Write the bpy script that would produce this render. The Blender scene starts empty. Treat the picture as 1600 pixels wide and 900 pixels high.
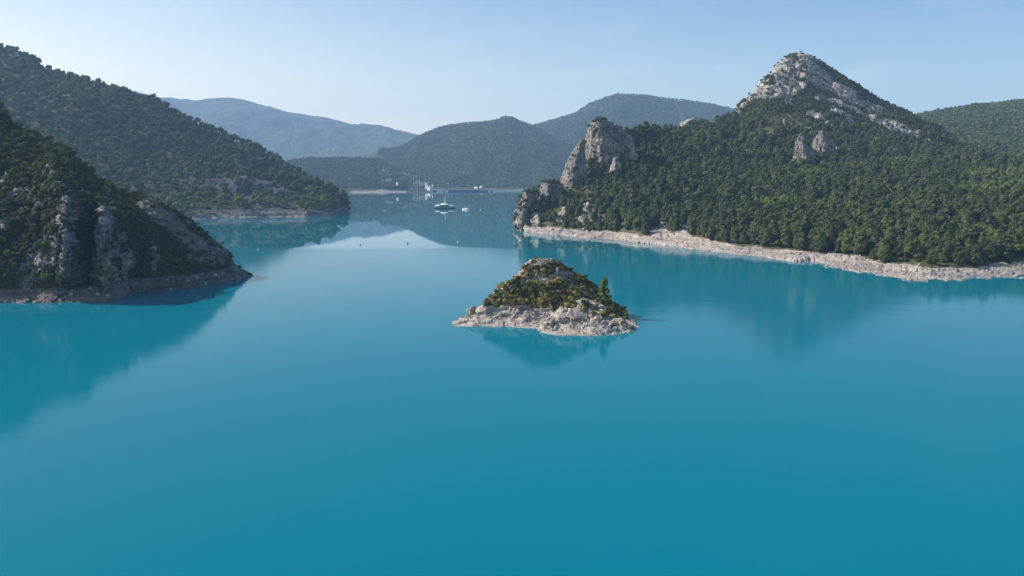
import bpy, math, random
import numpy as np
from mathutils import Vector, Matrix
R = math.radians
random.seed(7)
rng = np.random.default_rng(11)

# ------------------------------------------------------------------ camera, sky, sun, exposure
sc = bpy.context.scene
CAM_Z, F = 45.0, 1250.0            # metres; focal length in pixels of the 1600 px wide photograph
PITCH = math.atan(175.0 / F)       # horizon on row 275
cam_d = bpy.data.cameras.new("camera")
cam_d.sensor_width = 36.0; cam_d.lens = 36.0 * F / 1600.0
cam_d.clip_start = 1.0; cam_d.clip_end = 40000.0
cam = bpy.data.objects.new("camera", cam_d); sc.collection.objects.link(cam)
cam.location = (0, 0, CAM_Z); cam.rotation_euler = (math.pi / 2 - PITCH, 0, 0)
sc.camera = cam

SUN_EL, SUN_AZ = 35.0, -76.0       # azimuth clockwise from the view direction (+Y)
world = bpy.data.worlds.new("World"); sc.world = world; world.use_nodes = True
wn, wl = world.node_tree.nodes, world.node_tree.links
bg = wn["Background"]
sky = wn.new("ShaderNodeTexSky"); sky.sky_type = 'NISHITA'; sky.sun_disc = False
sky.sun_elevation = R(SUN_EL); sky.sun_rotation = R(SUN_AZ)
sky.altitude = 800; sky.air_density = 1.0; sky.dust_density = 1.6; sky.ozone_density = 1.2
hs = wn.new("ShaderNodeHueSaturation"); hs.inputs['Saturation'].default_value = 1.0
wl.new(sky.outputs[0], hs.inputs['Color'])
# summer haze in the air: the sky is paler towards the sun and the horizon, deeper blue away from them; a few thin wisps
wtc = wn.new("ShaderNodeTexCoord"); wsp = wn.new("ShaderNodeSeparateXYZ"); wl.new(wtc.outputs['Generated'], wsp.inputs[0])
def wmr(src, a, b):
    q = wn.new("ShaderNodeMapRange"); q.interpolation_type = 'SMOOTHSTEP'; wl.new(src, q.inputs['Value']); q.inputs['From Min'].default_value = a; q.inputs['From Max'].default_value = b; return q.outputs[0]
def wmix(f, a, b, mode='MIX'):
    q = wn.new("ShaderNodeMix"); q.data_type = 'RGBA'; q.blend_type = mode
    for i, x in ((0, f), (6, a), (7, b)):
        if hasattr(x, 'links'): wl.new(x, q.inputs[i])
        elif i == 0: q.inputs[0].default_value = x
        else: q.inputs[i].default_value = tuple(x) + (1,)
    return q.outputs[2]
side = wmix(wmr(wsp.outputs[0], -0.75, 0.75), (1.08, 0.97, 0.81), (0.54, 0.73, 0.84))
hor = wmix(wmr(wsp.outputs[2], 0.24, 0.0), (1, 1, 1), (2.0, 1.47, 1.07))
cl = wn.new("ShaderNodeTexNoise"); cl.inputs['Scale'].default_value = 5.0; cl.inputs['Detail'].default_value = 6; cl.inputs['Roughness'].default_value = 0.55
cmp_ = wn.new("ShaderNodeMapping"); cmp_.inputs['Scale'].default_value = (1, 1, 5.5); wl.new(wtc.outputs['Generated'], cmp_.inputs['Vector']); wl.new(cmp_.outputs[0], cl.inputs['Vector'])
wisp = wn.new("ShaderNodeMath"); wisp.operation = 'MULTIPLY'; wl.new(wmr(cl.outputs['Fac'], 0.5, 0.85), wisp.inputs[0]); wisp.inputs[1].default_value = 0.22
skyc = wmix(1.0, wmix(1.0, hs.outputs[0], side, 'MULTIPLY'), hor, 'MULTIPLY')
skyc = wmix(wisp.outputs[0], skyc, (6.6, 6.9, 7.1))
wl.new(skyc, bg.inputs[0])
bg.inputs[1].default_value = 0.125
sun_d = bpy.data.lights.new("sun", 'SUN'); sun_d.energy = 5.0; sun_d.angle = R(0.6); sun_d.color = (1.0, 0.93, 0.84)
sun = bpy.data.objects.new("sun", sun_d); sc.collection.objects.link(sun)
sdir = Vector((math.sin(R(SUN_AZ)) * math.cos(R(SUN_EL)), math.cos(R(SUN_AZ)) * math.cos(R(SUN_EL)), math.sin(R(SUN_EL))))
sun.rotation_euler = sdir.to_track_quat('Z', 'Y').to_euler()
sun.location = (0, 0, 600)
sc.view_settings.view_transform = 'Standard'; sc.view_settings.look = 'None'
sc.view_settings.exposure = 0.50; sc.view_settings.gamma = 1.0
sc.cycles.max_bounces = 6; sc.cycles.volume_bounces = 1
sc.cycles.use_denoising = True
HAZE_DENSITY = 0.0001

# ------------------------------------------------------------------ maths helpers
SP, CP = math.sin(PITCH), math.cos(PITCH)
def W(u, v, Y):
    """point at forward distance Y seen on pixel (u, v) of the photograph"""
    u = np.asarray(u, float); v = np.asarray(v, float); Y = np.asarray(Y, float)
    dx = (u - 800) / F; b = (450 - v) / F
    dy = CP + b * SP; dz = -SP + b * CP
    return np.stack([dx / dy * Y, Y + 0 * dx, CAM_Z + dz / dy * Y], -1)
def waterY(v):
    b = (450 - np.asarray(v, float)) / F
    return CAM_Z * (CP + b * SP) / (SP - b * CP)
def project(P):
    d = P - np.array([0, 0, CAM_Z])
    fz = d[..., 1] * CP - d[..., 2] * SP
    up = d[..., 1] * SP + d[..., 2] * CP
    fz = np.maximum(fz, 1e-3)
    return 800 + F * d[..., 0] / fz, 450 - F * up / fz

_h = np.random.default_rng(5)
PERM = _h.permutation(1024); PERM = np.concatenate([PERM, PERM, PERM])
GR = _h.normal(size=(1024, 3)); GR /= np.linalg.norm(GR, axis=1)[:, None]
def perlin(P):
    i = np.floor(P).astype(int); f = P - i; i &= 1023
    w = f * f * f * (f * (f * 6 - 15) + 10)
    out = 0
    for dx in (0, 1):
        wx = w[..., 0] if dx else 1 - w[..., 0]
        for dy in (0, 1):
            wy = w[..., 1] if dy else 1 - w[..., 1]
            for dz in (0, 1):
                wz = w[..., 2] if dz else 1 - w[..., 2]
                h = PERM[(PERM[(PERM[(i[..., 0] + dx) & 1023] + i[..., 1] + dy) & 1023] + i[..., 2] + dz) & 1023]
                g = GR[h]
                out = out + wx * wy * wz * (g[..., 0] * (f[..., 0] - dx) + g[..., 1] * (f[..., 1] - dy) + g[..., 2] * (f[..., 2] - dz))
    return out * 1.5
def fbm(P, wl_, octs=4, seed=0, ridged=False, gain=0.5, stretch=(1, 1, 1)):
    Q = P / wl_ * np.array(stretch) + seed * 17.31
    a, s, t = 1.0, 0.0, 0.0
    for k in range(octs):
        n = perlin(Q)
        s = s + a * ((1 - 2 * np.abs(n)) if ridged else n)
        t += a; a *= gain; Q = Q * 2.03 + 5.7
    return s / t
_fr = np.random.default_rng(9)
FJ = _fr.random((1024, 3)); FG = _fr.normal(size=(1024, 3)); FG /= np.linalg.norm(FG, axis=1)[:, None]; FO = _fr.random(1024)
def facet(P, wl_, seed=0, stretch=(1, 1, 1), tilt=0.8):
    """fractured-rock relief: every irregular cell is one tilted plane; about -1..1"""
    Q = P / wl_ * np.array(stretch) + seed * 13.7
    i0 = np.floor(Q).astype(int); best = np.full(Q.shape[:-1], 1e9); out = np.zeros(Q.shape[:-1])
    for a in (-1, 0, 1):
        for b in (-1, 0, 1):
            for c in (-1, 0, 1):
                i = i0 + np.array([a, b, c]); j = i & 1023
                h = PERM[(PERM[(PERM[j[..., 0]] + j[..., 1]) & 1023] + j[..., 2]) & 1023]
                dlt = Q - (i + FJ[h]); d2 = (dlt ** 2).sum(-1); m_ = d2 < best
                best = np.where(m_, d2, best); out = np.where(m_, (dlt * FG[h]).sum(-1) * tilt * 1.6 + FO[h] * 1.1 - .55, out)
    return out
def facets(P, wl_, octs=3, seed=0, stretch=(1, 1, 1), gain=.5):
    Pw = P + wl_ * .22 * np.stack([fbm(P, wl_ * .8, 2, seed + 1), fbm(P, wl_ * .8, 2, seed + 2), fbm(P, wl_ * .8, 2, seed + 3)], -1)
    s, a, t = 0, 1.0, 0
    for k in range(octs):
        s = s + a * facet(Pw, wl_, seed + k, stretch); t += a; a *= gain; wl_ *= .45
    return s / t
def sstep(a, b, x):
    t = np.clip((x - a) / (b - a), 0, 1); return t * t * (3 - 2 * t)
def strokes(u, v, segs):
    """0..1 mask of capsule strokes [(u0,v0,u1,v1,halfwidth)], soft edged"""
    m = np.zeros_like(u)
    for (a, b, c, d, w) in segs:
        dx, dy = c - a, d - b; L = dx * dx + dy * dy + 1e-6
        t = np.clip(((u - a) * dx + (v - b) * dy) / L, 0, 1)
        r = np.hypot(u - a - t * dx, v - b - t * dy) / w
        m = np.maximum(m, 1 - sstep(0.55, 1.25, r))
    return m

# ------------------------------------------------------------------ object helpers
def tag(o, label=None, cat=None, group=None, kind=None):
    if label: o['label'] = label
    if cat: o['category'] = cat
    if group: o['group'] = group
    if kind: o['kind'] = kind
    return o
def link(o, parent=None):
    sc.collection.objects.link(o)
    if parent is not None: o.parent = parent
    return o
def empty(name, loc=(0, 0, 0), rz=0.0):
    o = bpy.data.objects.new(name, None); link(o); o.location = loc; o.rotation_euler = (0, 0, rz)
    o.empty_display_size = 1.0
    return o
def np_mesh(name, V, Fc, mats, smooth=True, attrs=None, mat_idx=None):
    me = bpy.data.meshes.new(name)
    V = np.asarray(V, np.float32); Fc = np.asarray(Fc, np.int32)
    n = Fc.shape[1]
    me.vertices.add(len(V)); me.vertices.foreach_set("co", V.ravel())
    me.loops.add(Fc.size); me.loops.foreach_set("vertex_index", Fc.ravel())
    me.polygons.add(len(Fc)); me.polygons.foreach_set("loop_start", np.arange(0, Fc.size, n, dtype=np.int32))
    me.polygons.foreach_set("loop_total", np.full(len(Fc), n, np.int32))
    me.polygons.foreach_set("use_smooth", np.full(len(Fc), smooth))
    for m in mats: me.materials.append(m)
    if mat_idx is not None: me.polygons.foreach_set("material_index", np.asarray(mat_idx, np.int32))
    for k, a in (attrs or {}).items():
        at = me.attributes.new(k, 'FLOAT', 'POINT'); at.data.foreach_set("value", np.asarray(a, np.float32).ravel())
    me.update(calc_edges=True); me.validate()
    return me
class MB:
    """collects boxes, tubes and prisms into one mesh"""
    def __init__(s): s.v, s.f = [], []
    def box(s, c, d, rz=0.0, taper=1.0):
        x, y, z = d[0] / 2, d[1] / 2, d[2] / 2; n = len(s.v)
        cr, sr = math.cos(rz), math.sin(rz)
        for k, (a, b, e) in enumerate([(-1, -1, -1), (1, -1, -1), (1, 1, -1), (-1, 1, -1), (-1, -1, 1), (1, -1, 1), (1, 1, 1), (-1, 1, 1)]):
            t = taper if e > 0 else 1.0
            px, py = a * x * t, b * y * t
            s.v.append((c[0] + px * cr - py * sr, c[1] + px * sr + py * cr, c[2] + e * z))
        s.f += [tuple(n + i for i in q) for q in [(0, 3, 2, 1), (4, 5, 6, 7), (0, 1, 5, 4), (1, 2, 6, 5), (2, 3, 7, 6), (3, 0, 4, 7)]]
        return s
    def tube(s, a, b, r0, r1=None, n=8):
        r1 = r0 if r1 is None else r1
        a, b = Vector(a), Vector(b); q = (b - a).to_track_quat('Z', 'Y'); k0 = len(s.v)
        for p, r in ((a, r0), (b, r1)):
            for i in range(n):
                w = q @ Vector((math.cos(2 * math.pi * i / n) * r, math.sin(2 * math.pi * i / n) * r, 0)); s.v.append(tuple(p + w))
        for i in range(n): s.f.append((k0 + i, k0 + (i + 1) % n, k0 + n + (i + 1) % n, k0 + n + i))
        s.f.append(tuple(k0 + i for i in reversed(range(n)))); s.f.append(tuple(k0 + n + i for i in range(n)))
        return s
    def loft(s, sections):
        """closed rings of equal length, capped"""
        k0 = len(s.v); n = len(sections[0])
        for sec in sections: s.v += [tuple(p) for p in sec]
        for j in range(len(sections) - 1):
            for i in range(n):
                s.f.append((k0 + j * n + i, k0 + j * n + (i + 1) % n, k0 + (j + 1) * n + (i + 1) % n, k0 + (j + 1) * n + i))
        s.f.append(tuple(k0 + i for i in reversed(range(n)))); s.f.append(tuple(k0 + (len(sections) - 1) * n + i for i in range(n)))
        return s
    def build(s, name, mat, parent=None, smooth=False):
        me = bpy.data.meshes.new(name); me.from_pydata(s.v, [], s.f); me.materials.append(mat); me.update()
        if smooth:
            for p in me.polygons: p.use_smooth = True
        o = bpy.data.objects.new(name, me); link(o, parent); return o

# ------------------------------------------------------------------ materials
def nt(name):
    m = bpy.data.materials.new(name); m.use_nodes = True
    t = m.node_tree; return m, t.nodes, t.links, t.nodes["Principled BSDF"]
def plain(name, col, rough=0.6, metal=0.0, var=0.15, scale=3.0):
    m, n, l, p = nt(name)
    tc = n.new("ShaderNodeTexCoord"); no = n.new("ShaderNodeTexNoise"); no.inputs['Scale'].default_value = scale; no.inputs['Detail'].default_value = 5
    mx = n.new("ShaderNodeMix"); mx.data_type = 'RGBA'
    mx.inputs[6].default_value = tuple(c * (1 - var) for c in col) + (1,); mx.inputs[7].default_value = tuple(min(1, c * (1 + var)) for c in col) + (1,)
    l.new(tc.outputs['Object'], no.inputs['Vector']); l.new(no.outputs['Fac'], mx.inputs[0]); l.new(mx.outputs[2], p.inputs['Base Color'])
    p.inputs['Roughness'].default_value = rough; p.inputs['Metallic'].default_value = metal
    return m
def nodemath(n, l, op, a, b=None, c=None):
    q = n.new("ShaderNodeMath"); q.operation = op
    for i, x in enumerate((a, b, c)):
        if x is None: continue
        if hasattr(x, 'links'): l.new(x, q.inputs[i])
        else: q.inputs[i].default_value = x
    return q.outputs[0]
def mixc(n, l, fac, a, b):
    q = n.new("ShaderNodeMix"); q.data_type = 'RGBA'
    for i, x in ((0, fac), (6, a), (7, b)):
        if hasattr(x, 'links'): l.new(x, q.inputs[i])
        elif i == 0: q.inputs[0].default_value = x
        else: q.inputs[i].default_value = tuple(x) + (1,)
    return q.outputs[2]
def noise(n, l, vec, scale, detail=6, rough=0.6, stretch=None):
    if stretch:
        mp = n.new("ShaderNodeMapping"); mp.inputs['Scale'].default_value = stretch; l.new(vec, mp.inputs['Vector']); vec = mp.outputs[0]
    q = n.new("ShaderNodeTexNoise"); q.inputs['Scale'].default_value = scale; q.inputs['Detail'].default_value = detail; q.inputs['Roughness'].default_value = rough
    l.new(vec, q.inputs['Vector']); return q.outputs['Fac']
def ramp(n, l, fac, stops):
    q = n.new("ShaderNodeValToRGB"); cr = q.color_ramp
    cr.elements[0].position = stops[0][0]; cr.elements[0].color = tuple(stops[0][1]) + (1,)
    cr.elements[1].position = stops[-1][0]; cr.elements[1].color = tuple(stops[-1][1]) + (1,)
    for p_, c_ in stops[1:-1]:
        e = cr.elements.new(p_); e.color = tuple(c_) + (1,)
    l.new(fac, q.inputs[0]); return q.outputs[0]
def land_material(name, soil, soil2, rock=(0.42, 0.39, 0.36), rock2=(0.19, 0.175, 0.165), bank=(0.52, 0.46, 0.41), bank2=(0.36, 0.32, 0.285),
                  marl=(0.10, 0.10, 0.10), scale=1.0, strata=(0.25, 0.0, 1.0), bump=1.0):
    m, n, l, p = nt(name)
    geo = n.new("ShaderNodeNewGeometry"); pos = geo.outputs['Position']
    def at(k):
        a = n.new("ShaderNodeAttribute"); a.attribute_name = k; return a.outputs['Fac']
    n1 = noise(n, l, pos, 0.05 / scale, 8, 0.65); n2 = noise(n, l, pos, 0.3 / scale, 8, 0.7); n3 = noise(n, l, pos, 1.3 / scale, 6, 0.7)
    sc_ = mixc(n, l, nodemath(n, l, 'MULTIPLY_ADD', n2, 2.4, -0.7), soil, soil2)
    # limestone: warm / cool patches, dark crack lines, tilted beds
    st = noise(n, l, pos, 0.12 / scale, 7, 0.65, strata)
    rk = ramp(n, l, n2, [(0.34, rock2), (0.46, tuple(0.45 * a + 0.55 * b for a, b in zip(rock, rock2))), (0.58, rock)])
    rk = mixc(n, l, nodemath(n, l, 'MULTIPLY_ADD', st, 3.5, -1.5), rk, (rock[0] * 1.12, rock[1] * 1.02, rock[2] * 0.95))
    m1 = n.new("ShaderNodeMapping"); m1.inputs['Rotation'].default_value = (0, R(-32), 0); l.new(pos, m1.inputs['Vector'])
    bed = noise(n, l, m1.outputs[0], 0.22 / scale, 4, 0.6, (0.14, 0.3, 1.0))
    rk = mixc(n, l, nodemath(n, l, 'MULTIPLY_ADD', bed, -5.0, 2.55), rk, tuple(0.75 * c for c in rock2)); rk.node.clamp_factor = True
    vo = n.new("ShaderNodeTexVoronoi"); vo.feature = 'DISTANCE_TO_EDGE'; vo.inputs['Scale'].default_value = 0.22 / scale
    mp = n.new("ShaderNodeMapping"); mp.inputs['Scale'].default_value = (1, 1, 0.45); mp.inputs['Rotation'].default_value = (0.3, 0.4, 0.2)
    wv = n.new("ShaderNodeVectorMath"); wv.operation = 'ADD'
    nv = n.new("ShaderNodeTexNoise"); nv.inputs['Scale'].default_value = 0.3 / scale; l.new(pos, nv.inputs['Vector'])
    sv = n.new("ShaderNodeVectorMath"); sv.operation = 'SCALE'; sv.inputs['Scale'].default_value = 5.0 * scale; l.new(nv.outputs['Color'], sv.inputs[0])
    l.new(pos, wv.inputs[0]); l.new(sv.outputs[0], wv.inputs[1]); l.new(wv.outputs[0], mp.inputs['Vector']); l.new(mp.outputs[0], vo.inputs['Vector'])
    crack = nodemath(n, l, 'MULTIPLY', vo.outputs['Distance'], 9.0); crack.node.use_clamp = True
    rk = mixc(n, l, nodemath(n, l, 'MULTIPLY_ADD', crack, 0.6, 0.4), tuple(c * 0.45 for c in rock2), rk)
    bk = ramp(n, l, n3, [(0.32, bank2), (0.6, bank)])
    bk = mixc(n, l, nodemath(n, l, 'MULTIPLY_ADD', n1, 2.0, -0.6), bk, tuple(c * 0.86 for c in bank))
    ln = noise(n, l, pos, 1.1 / scale, 3, 0.5, (0.05, 0.05, 1.0)); n4 = noise(n, l, pos, 4.0 / scale, 4, 0.7)
    bk = mixc(n, l, nodemath(n, l, 'MULTIPLY_ADD', ln, 2.6, -0.75), tuple(0.7 * c for c in bank2), bk)
    bk = mixc(n, l, nodemath(n, l, 'MULTIPLY_ADD', n4, -2.6, 1.1), bk, tuple(0.75 * c for c in bank2))
    edge = nodemath(n, l, 'MULTIPLY_ADD', n2, 1.6, -0.8)
    def sharp(a):
        q = nodemath(n, l, 'MULTIPLY_ADD', nodemath(n, l, 'ADD', a, nodemath(n, l, 'MULTIPLY', edge, 0.6)), 4.0, -1.5); q.node.use_clamp = True; return q
    c = mixc(n, l, sharp(at('marl')), sc_, mixc(n, l, n3, tuple(0.8 * x for x in marl), tuple(1.25 * x for x in marl)))
    c = mixc(n, l, sharp(at('rock')), c, rk)
    bm_ = nodemath(n, l, 'MULTIPLY_ADD', nodemath(n, l, 'ADD', at('bank'), nodemath(n, l, 'MULTIPLY', edge, 0.25)), 5.0, -2.0); bm_.node.use_clamp = True
    c = mixc(n, l, bm_, c, bk)
    l.new(c, p.inputs['Base Color']); p.inputs['Roughness'].default_value = 0.95; p.inputs['Specular IOR Level'].default_value = 0.15
    bp = n.new("ShaderNodeBump"); bp.inputs['Strength'].default_value = 0.8 * bump; bp.inputs['Distance'].default_value = 1.6 * scale
    hsum = nodemath(n, l, 'ADD', nodemath(n, l, 'MULTIPLY', n2, 1.2), nodemath(n, l, 'ADD', nodemath(n, l, 'MULTIPLY', n3, 0.4), nodemath(n, l, 'MULTIPLY', crack, 0.35)))
    l.new(hsum, bp.inputs['Height']); l.new(bp.outputs[0], p.inputs['Normal'])
    return m
def foliage_material(name, cols, transl=0.18):
    m, n, l, p = nt(name)
    oi = n.new("ShaderNodeObjectInfo"); tc = n.new("ShaderNodeTexCoord")
    stops = [(i / (len(cols) - 1), c) for i, c in enumerate(cols)]
    base = ramp(n, l, oi.outputs['Random'], stops)
    nn = noise(n, l, tc.outputs['Object'], 7.0, 3)
    hsn = n.new("ShaderNodeHueSaturation"); l.new(base, hsn.inputs['Color']); l.new(nodemath(n, l, 'MULTIPLY_ADD', nn, 1.1, 0.45), hsn.inputs['Value'])
    l.new(hsn.outputs[0], p.inputs['Base Color']); p.inputs['Roughness'].default_value = 0.85; p.inputs['Specular IOR Level'].default_value = 0.2
    tr = n.new("ShaderNodeBsdfTranslucent"); l.new(hsn.outputs[0], tr.inputs['Color'])
    ms = n.new("ShaderNodeMixShader"); ms.inputs[0].default_value = transl
    l.new(p.outputs[0], ms.inputs[1]); l.new(tr.outputs[0], ms.inputs[2]); l.new(ms.outputs[0], n["Material Output"].inputs[0])
    return m
M = {}
M['pine'] = foliage_material("pine_foliage", [(0.036, 0.054, 0.020), (0.068, 0.090, 0.028), (0.098, 0.122, 0.038), (0.058, 0.074, 0.034), (0.088, 0.092, 0.044)])
M['broad'] = foliage_material("broadleaf_foliage", [(0.055, 0.088, 0.024), (0.094, 0.135, 0.036), (0.13, 0.165, 0.046), (0.072, 0.098, 0.038)])
M['bright'] = foliage_material("bright_foliage", [(0.12, 0.17, 0.03), (0.16, 0.20, 0.045), (0.18, 0.20, 0.06)], 0.25)
M['scrub'] = foliage_material("scrub_foliage", [(0.055, 0.072, 0.025), (0.085, 0.10, 0.03), (0.12, 0.09, 0.04), (0.055, 0.075, 0.03), (0.14, 0.125, 0.05)])
M['dry'] = foliage_material("dry_scrub_foliage", [(0.19, 0.20, 0.05), (0.33, 0.26, 0.09), (0.38, 0.28, 0.14), (0.14, 0.17, 0.045), (0.28, 0.27, 0.08)])
M['bark'] = plain("bark", (0.11, 0.075, 0.05), 0.9)
M['white'] = plain("white_paint", (0.84, 0.84, 0.80), 0.45, var=0.06)
M['cream'] = plain("cream_paint", (0.72, 0.68, 0.5), 0.5, var=0.06)
M['paleblue'] = plain("pale_canopy", (0.80, 0.88, 0.90), 0.5, var=0.06)
M['navy'] = plain("dark_hull", (0.02, 0.035, 0.05), 0.4)
M['cabin'] = plain("grey_blue_cabin", (0.16, 0.20, 0.26), 0.5)
M['glass'] = plain("window_glass", (0.03, 0.05, 0.06), 0.1)
M['concrete'] = plain("pale_concrete", (0.76, 0.71, 0.67), 0.85, scale=0.2)
M['darkconc'] = plain("dark_blue_concrete", (0.05, 0.07, 0.12), 0.8, scale=0.15)  # even dark blue tone for the dam walls and the tower doorway
M['plaster'] = plain("white_plaster", (0.75, 0.74, 0.72), 0.7)
M['oldplaster'] = plain("weathered_plaster", (0.48, 0.40, 0.36), 0.9)
M['tile'] = plain("roof_tile", (0.36, 0.22, 0.16), 0.8)
M['steel'] = plain("pale_steel", (0.62, 0.55, 0.50), 0.5, metal=0.1)
M['buoyw'] = plain("buoy_white", (0.8, 0.8, 0.78), 0.4)
M['buoyd'] = plain("buoy_dark", (0.05, 0.05, 0.06), 0.5)

L_RIGHT = land_material("pine_slope_ground", (0.075, 0.092, 0.032), (0.125, 0.11, 0.055), bank=(0.56, 0.495, 0.445), bank2=(0.36, 0.315, 0.28), rock=(0.50, 0.465, 0.43), rock2=(0.20, 0.185, 0.17), strata=(0.35, 0.2, 1.0), scale=1.0)
L_CRAG = land_material("grey_crag_rock", (0.06, 0.07, 0.03), (0.11, 0.10, 0.055), rock=(0.34, 0.32, 0.30), rock2=(0.12, 0.115, 0.11), strata=(1.0, 1.0, 0.22), scale=0.9)
L_LEFT = land_material("wooded_slope_ground", (0.050, 0.055, 0.03), (0.10, 0.10, 0.06), bank=(0.36, 0.32, 0.30), bank2=(0.24, 0.21, 0.2), marl=(0.085, 0.085, 0.09), scale=1.5)
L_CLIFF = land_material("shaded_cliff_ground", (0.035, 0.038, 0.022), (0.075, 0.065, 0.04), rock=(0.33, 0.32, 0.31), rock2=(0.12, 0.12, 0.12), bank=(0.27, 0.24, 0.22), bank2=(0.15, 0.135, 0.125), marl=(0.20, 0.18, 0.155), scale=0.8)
L_ISLET = land_material("islet_rock", (0.12, 0.10, 0.05), (0.19, 0.15, 0.09), rock=(0.40, 0.365, 0.33), rock2=(0.15, 0.14, 0.135), bank=(0.56, 0.50, 0.44), bank2=(0.33, 0.295, 0.265), scale=0.28, bump=0.6)
L_FAR = land_material("hazy_mountain_ground", (0.05, 0.065, 0.04), (0.09, 0.10, 0.06), rock=(0.30, 0.29, 0.27), rock2=(0.18, 0.18, 0.17), scale=14.0, bump=1.5)
L_MID = land_material("far_forest_ground", (0.035, 0.055, 0.028), (0.07, 0.085, 0.04), bank=(0.40, 0.35, 0.31), bank2=(0.26, 0.235, 0.21), marl=(0.20, 0.17, 0.12), scale=5.0)

# ------------------------------------------------------------------ lofted land
def catmull(P, T):
    """P (K,C,3) profile lines, T row parameters in [0,K-1] -> (R,C,3)"""
    K = len(P); i = np.clip(np.floor(T).astype(int), 0, K - 2); f = (T - i)[:, None, None]
    d = np.zeros_like(P); d[1:-1] = 0.5 * (P[2:] - P[:-2]); d[0] = P[1] - P[0]; d[-1] = P[-1] - P[-2]
    seg = np.linalg.norm(P[1:] - P[:-1], axis=2)
    lim = np.minimum(np.concatenate([seg[:1], seg]), np.concatenate([seg, seg[-1:]]))[..., None] * 1.1
    ln = np.linalg.norm(d, axis=2)[..., None]; d = d * np.minimum(1, lim / np.maximum(ln, 1e-6))
    f2, f3 = f * f, f * f * f
    return (2 * f3 - 3 * f2 + 1) * P[i] + (f3 - 2 * f2 + f) * d[i] + (-2 * f3 + 3 * f2) * P[i + 1] + (f3 - f2) * d[i + 1]
def line_pts(line, U):
    a = np.array([(p[0], p[1], (p[2] if len(p) > 2 else waterY(p[1]))) for p in line], float)
    return W(U, np.interp(U, a[:, 0], a[:, 1]), np.interp(U, a[:, 0], a[:, 2]))
def loft_land(name, u0, u1, du, lines, rows, mat, disp=(), rockf=None, bankf=None, marlf=None, relief=(), ends=None, label=None, back=True, backdrop=1.0, post=None, rowscale=None):
    U = np.arange(u0, u1 + du, du)
    L = [line_pts(l_, U) for l_ in lines]
    # back side: falls away behind the ridge
    r = L[-1]; ray = np.stack([(U - 800) / F, np.ones_like(U), 0 * U], -1)
    if back:
        z = np.maximum(r[:, 2], 1.0)[:, None]
        b1 = r + ray * z * 0.35 * backdrop; b1[:, 2] = r[:, 2] * 0.80 - 0.5
        b2 = r + ray * z * 1.7 * backdrop; b2[:, 2] = -6
        L += [b1, b2]; rows = list(rows) + [14, 10]
    P = np.array(L)
    if ends:   # pinch the outer columns down into the water / ground
        for (ua, ub) in ends:
            k = sstep(ua, ub, U)[None, :]
            P[..., 2] = P[..., 2] * k + (1 - k) * (-6)
    T = np.concatenate([np.linspace(i, i + 1, n, endpoint=False) for i, n in enumerate(rows)] + [[len(P) - 1.0]])
    G = catmull(P, T)
    u, v = project(G)
    rock = np.zeros(u.shape); bank = np.zeros(u.shape); marl = np.zeros(u.shape)
    TT = T[:, None] + 0 * u
    if rockf is not None: rock = rockf(u, v, G, TT)
    if bankf is not None: bank = bankf(u, v, G, TT)
    if marlf is not None: marl = marlf(u, v, G, TT)
    for (a, b, c, d, w, amt) in relief:
        G[..., 1] -= amt * strokes(u, v, [(a, b, c, d, w)])
    for fn in disp:
        gx = np.gradient(G, axis=1); gy = np.gradient(G, axis=0)
        N = np.cross(gx, gy); N /= np.maximum(np.linalg.norm(N, axis=2), 1e-6)[..., None]
        N *= np.sign(N[..., 2:3] + 1e-9)
        G = fn(G, N, rock, bank, u, v, TT)
    if post: G = post(G)
    nr, nc = G.shape[:2]
    idx = np.arange(nr * nc).reshape(nr, nc)
    Fc = np.stack([idx[:-1, :-1], idx[:-1, 1:], idx[1:, 1:], idx[1:, :-1]], -1).reshape(-1, 4)
    return dict(G=G, rock=rock, bank=bank, marl=marl, T=TT, F=Fc, mat=mat, name=name, nfront=sum(rows[:-2]) if back else nr)
def finish(land, extra=(), kind='structure', label=None, cat=None, group=None):
    lands = [land] + list(extra); V, Fc, A = [], [], {'rock': [], 'bank': [], 'marl': []}; off = 0
    for q in lands:
        V.append(q['G'].reshape(-1, 3)); Fc.append(q['F'] + off); off += q['G'].shape[0] * q['G'].shape[1]
        for k in A: A[k].append(q[k].ravel())
    me = np_mesh(land['name'], np.concatenate(V), np.concatenate(Fc), [land['mat']], True, {k: np.concatenate(a) for k, a in A.items()})
    o = bpy.data.objects.new(land['name'], me); link(o); tag(o, label, cat, group, kind)
    return o
def D(amp, wl_, octs=4, seed=0, ridged=False, axis='n', by=None, stretch=(1, 1, 1), off=0.0, gain=0.5, fac=False):
    def fn(G, N, rock, bank, u, v, T):
        k = (facets(G, wl_, octs, seed, stretch, gain) if fac else fbm(G, wl_, octs, seed, ridged, gain, stretch)) + off
        w = 1.0
        if by == 'rock': w = rock
        elif by == 'soil': w = 1 - np.maximum(rock, bank)
        elif by == 'bank': w = bank
        elif callable(by): w = by(rock, bank, u, v, T)
        k = (k * amp * w)[..., None]
        return G + (N * k if axis == 'n' else (k * np.array([0, 0, 1.0]) if axis == 'z' else k * np.array([0, -1.0, 0])))
    return fn

def ST(amp, wl_, seed, by, dip=32):
    """tilted limestone beds that dip to the right"""
    def fn(G, N, rock, bank, u, v, T):
        a = R(dip); x, y, z = G[..., 0], G[..., 1], G[..., 2]
        Q = np.stack([(x * math.cos(a) - z * math.sin(a)) * .16, y * .3, x * math.sin(a) + z * math.cos(a)], -1)
        k = fbm(Q, wl_, 3, seed, True) - .3
        return G + N * (k * amp * (rock if by == 'rock' else bank))[..., None]
    return fn
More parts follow.
